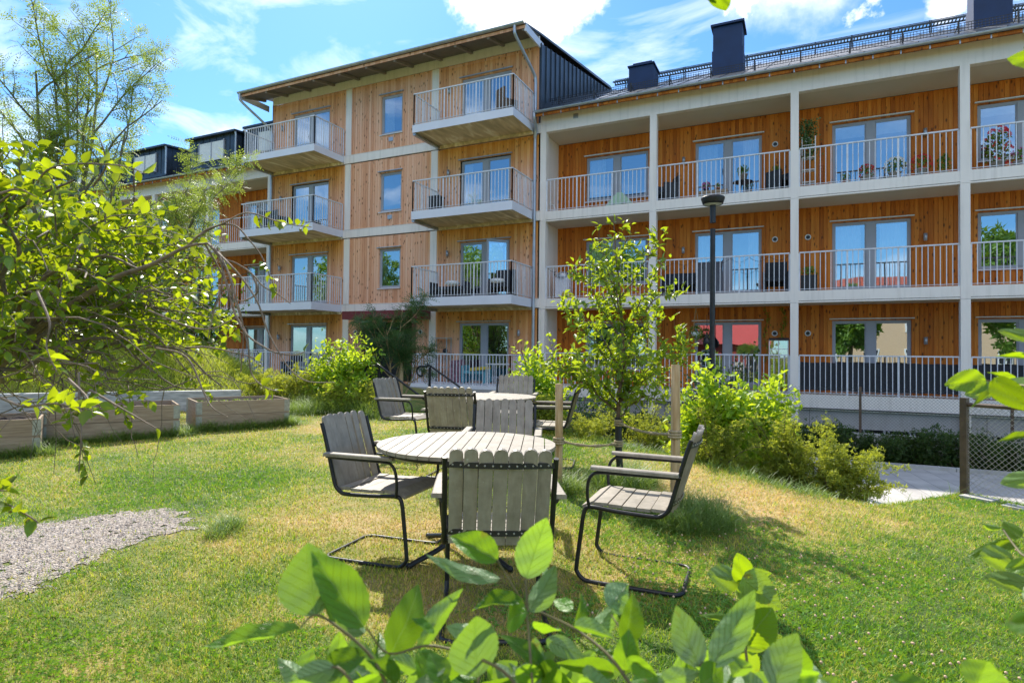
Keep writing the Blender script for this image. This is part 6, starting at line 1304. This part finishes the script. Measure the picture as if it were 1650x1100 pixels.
# second floor: privacy panel, grill, string lights, planter box
q = MB(); q.box(X_at(1122, 450, .3), X_at(1164, 450, .3), .30, .315, F2+.1, F2+.98); one(q, 'privacy_panel', plain('slate_fabric', (.10, .11, .14), .8), 'slate grey privacy panel before the door of the string light loggia', 'panel')
x = X_at(906, 455, .55); e = empty('gas_grill', (x, .6, F2), 'grey gas grill in the corner of the left second floor loggia', 'grill'); q = MB(); q.box(x-.22, x+.22, .45, .8, F2+.1, F2+.75); q.build('cabinet', M['fascia'], e); q = MB(); q.lathe((x, .62, F2+.751), [(.25, 0), (.24, .12), (.12, .2), (.001, .21)], 16); q.build('lid', M['zinc'], e)
q = MB(); x = X_at(909, 480, .5); q.lathe((x+.1, .45, F2), [(.001, 0), (.14, .02), (.17, .15), (.12, .26), (.001, .28)], 14); one(q, 'yellow_stool', plain('yellow_plastic', (.62, .50, .08), .5), 'round yellow stool beside the gas grill', 'stool')
for (xa, xb, lab) in ((-4.0, -.33, 'string light with dark bulbs hung along the middle loggia railing'), (-7.65, -4.3, 'string light with dark bulbs along the loggia railing above the fruit tree')):
    e = empty('string_light', (xa, .1, F2+.95), lab, 'string light'); q = MB(); n = 7; pts = []
    for i in range(n*6+1): t = i/(n*6); pts.append((xa+(xb-xa)*t, .12, F2+1.02-.13*abs(math.sin(t*n*math.pi))))
    q.tube(pts, .006, 4, cap=False); q.build('cable', M['black'], e)
    for k in range(n): x = xa+(xb-xa)*(k+.5)/n; q = MB(); q.tube([(x, .12, F2+.89), (x, .12, F2+.82)], .016, 6); q.ball((x, .12, F2+.79), .028, 8); q.build('bulb', M['black'], e)
x = X_at(1304, 455, .55); q = MB(); q.box(x-.22, x+.2, .4, .75, F2, F2+.48); one(q, 'planter_box', M['dark'], 'black planter box behind the railing right of the third pillar', 'planter')
q = MB(); P = np.stack([x+rng.normal(0, .1, 160), .55+rng.normal(0, .08, 160), F2+.2+rng.uniform(.28, .5, 160)], 1); q.leaves(T_low, P, rvec(160, .5), rvec(160), .08); one(q, 'trailing_plant', M['lf_mid'], 'small green plant in the black planter box', 'potted plant')
# ground floor: hanging planter, mini greenhouse, vines, screens
x, y = X_at(1121, 520, .5), .5; e = empty('hanging_planter', (x, y, F1+1.0), 'macrame hanging planter with trailing leaves left of the lamp post', 'hanging planter'); q = MB(); zc = float(aY(1121, 536, y)[2])
for a in (0, 2.1, 4.2): q.tube([(x, y, 1.48), (x+.13*math.cos(a), y+.13*math.sin(a), zc+.02)], .006, 4)
q.build('cord', M['rope'], e); q = MB(); q.lathe((x, y, zc-.12), [(.001, 0), (.10, .02), (.14, .12), (.13, .14)], 14); q.build('bowl', M['whitep'], e); q = MB(); a = rvec(260); q.leaves(T_low, np.array([x, y, zc])+a*np.array([.17, .14, .22]), rvec(260, -.5), rvec(260), .07); q.build('foliage', M['lf_apple'], e)
x = X_at(1139, 545, .5); q = MB(); q.lathe((x, y, float(aY(1139, 560, .5)[2])), [(.001, 0), (.10, .04), (.12, .2), (.06, .3), (.01, .36), (.008, 1.0)], 12); one(q, 'hanging_lantern', M['black'], 'black hanging lantern right behind the lamp post', 'lantern')
xa, xb = X_at(1240, 570, .6), X_at(1270, 570, .6); e = empty('mini_greenhouse', (xa, .6, F1), 'small glazed greenhouse cabinet behind the ground floor railing at the third pillar', 'greenhouse'); q = MB(); zt = float(aY(1255, 548, .6)[2])
for xx in (xa, (xa+xb)/2, xb):
    for yy in (.45, .8): q.box(xx-.012, xx+.012, yy-.012, yy+.012, F1, zt)
for zz in (zt, zt-.25, zt-.5): q.box(xa+.012, xb-.012, .44, .46, zz-.02, zz)
q.build('frame', M['whitep'], e); q = MB(); q.add([(xa, .448, F1), (xb, .448, F1), (xb, .448, zt), (xa, .448, zt)], [(0, 1, 2, 3)]); q.build('pane', M['glass'], e)
q = MB(); q.prism([(.4, zt), (.62, zt+.07), (.84, zt)], 0, xa-.02, xb+.02); q.build('lid', M['seam'], e)
for u, lab, nn in ((1262, 'light green vine hanging down the wood wall above the small greenhouse', 220), (1234, 'thin sparse vine hanging beside the round vent on the ground floor', 90)):
    x = X_at(u, 520, 1.2); q = MB(); z = rng.uniform(-.2, 1.46, nn); xs = x+.05*np.sin(z*7)+rng.normal(0, .035, nn); q.leaves(T_low, np.stack([xs, 1.25+rng.normal(0, .04, nn), z], 1), rvec(nn, -1), rvec(nn)+[0, -1, 0], .065); q.tube([(x+.05*math.sin(zz*7), 1.25, zz) for zz in np.linspace(-.25, 1.48, 16)], .006, 4); one(q, 'hanging_vine', M['lf_apple'], lab, 'vine')
for a, b, lab in ((-.07, 3.55, 'black privacy screen cloth tied behind the ground floor railing'), (3.82, 7.4, 'second black screen cloth, on the railing at the right edge')):
    q = MB(); xs = np.linspace(a, b, 60); V = []
    for zz, k in ((F1+.10, 0), (F1+.5, 1), (F1+.89, 2)):
        for i, xx in enumerate(xs): V.append((xx, .115+.012*math.sin(xx*9+k)+.01*math.sin(xx*23), zz-(.02*abs(math.sin(xx*6)) if k == 2 else 0)+(.02*abs(math.sin(xx*7)) if k == 0 else 0)))
    q.add(V, [(k*60+i, k*60+i+1, (k+1)*60+i+1, (k+1)*60+i) for k in range(2) for i in range(59)], smooth=True); one(q, 'screen_cloth', M['darkfab'], lab, 'screen cloth')
# orange brick-like stand and dark parasol base on third floor
x = X_at(1322, 275, .9); q = MB()
for k in range(9): q.box(x-.05, x+.05, .88, .93, F3+.05+k*.09, F3+.11+k*.09)
q.box(x-.06, x-.051, .87, .94, F3, F3+.9); q.box(x+.051, x+.06, .87, .94, F3, F3+.9); one(q, 'trellis_rack', M['terra'], 'narrow terracotta coloured rack between plant shelf and blinds door', 'rack')
# ground floor terrace of the middle part
e = empty('metal_shelf', (-11.6, -.5, F1), 'grey metal shelf unit on the ground floor terrace', 'shelf'); q = MB()
for dx in (-.3, .3):
    for dy in (-.15, .15): q.box(-11.5+dx-.012, -11.5+dx+.012, -.3+dy-.012, -.3+dy+.012, F1, F1+1.55)
q.build('frame', M['zinc'], e)
for z in (.5, 1.0, 1.53): q = MB(); q.box(-11.83, -11.17, -.47, -.13, F1+z, F1+z+.02); q.build('shelf_board', M['zinc'], e)
q = MB(); q.lathe((-11.35, -.3, F1+1.02), [(.001, 0), (.08, .02), (.09, .1), (.05, .15), (.001, .16)], 12); one(q, 'watering_can', M['dark'], 'small dark jug on the grey metal shelf', 'jug')
chair_s('terrace_chair', -9.75, -.9, F1, plain('turquoise_fabric', (.10, .33, .42), .8), 'turquoise chair with a yellow cushion on the ground floor terrace', w=.8, back=.5); q = MB(); q.obox((-9.55, -1.0, F1+.52), (1, 0, .1), (0, 1, 0), (0, 0, 1), .3, .2, .05); one(q, 'cushion', plain('yellow_cushion', (.55, .42, .05), .85), 'yellow cushion on the turquoise chair', 'cushion')
e = empty('terrace_table', (-8.9, -.8, F1), 'white garden table on the ground floor terrace', 'table'); q = MB(); q.box(-9.3, -8.5, -1.1, -.5, F1+.66, F1+.69); q.build('table_top', M['whitep'], e)
for dx in (-.35, .35):
    for dy in (-.25, .25): q = MB(); q.box(-8.9+dx-.015, -8.9+dx+.015, -.8+dy-.015, -.8+dy+.015, F1, F1+.659); q.build('leg', M['whitep'], e)
q = MB(); q.prism([(-10.95, F1), (-10.35, F1), (-10.5, F1+.8), (-10.9, F1+.75)], 1, -.7, -.4); one(q, 'covered_pram', plain('red_blue_textile', (.20, .10, .13), .8, var=.6, scale=8), 'covered pushchair leaning on the terrace wall left of the door', 'pushchair')
# bicycles / furniture behind left terrace railing
chair_s('terrace_chair', -18.0, -.9, F1, M['darkfab'], 'dark chair behind the left ground floor railing', w=.6)
chair_s('terrace_chair', -17.1, -.9, F1, M['zinc'], 'grey chair behind the left ground floor railing', w=.55)
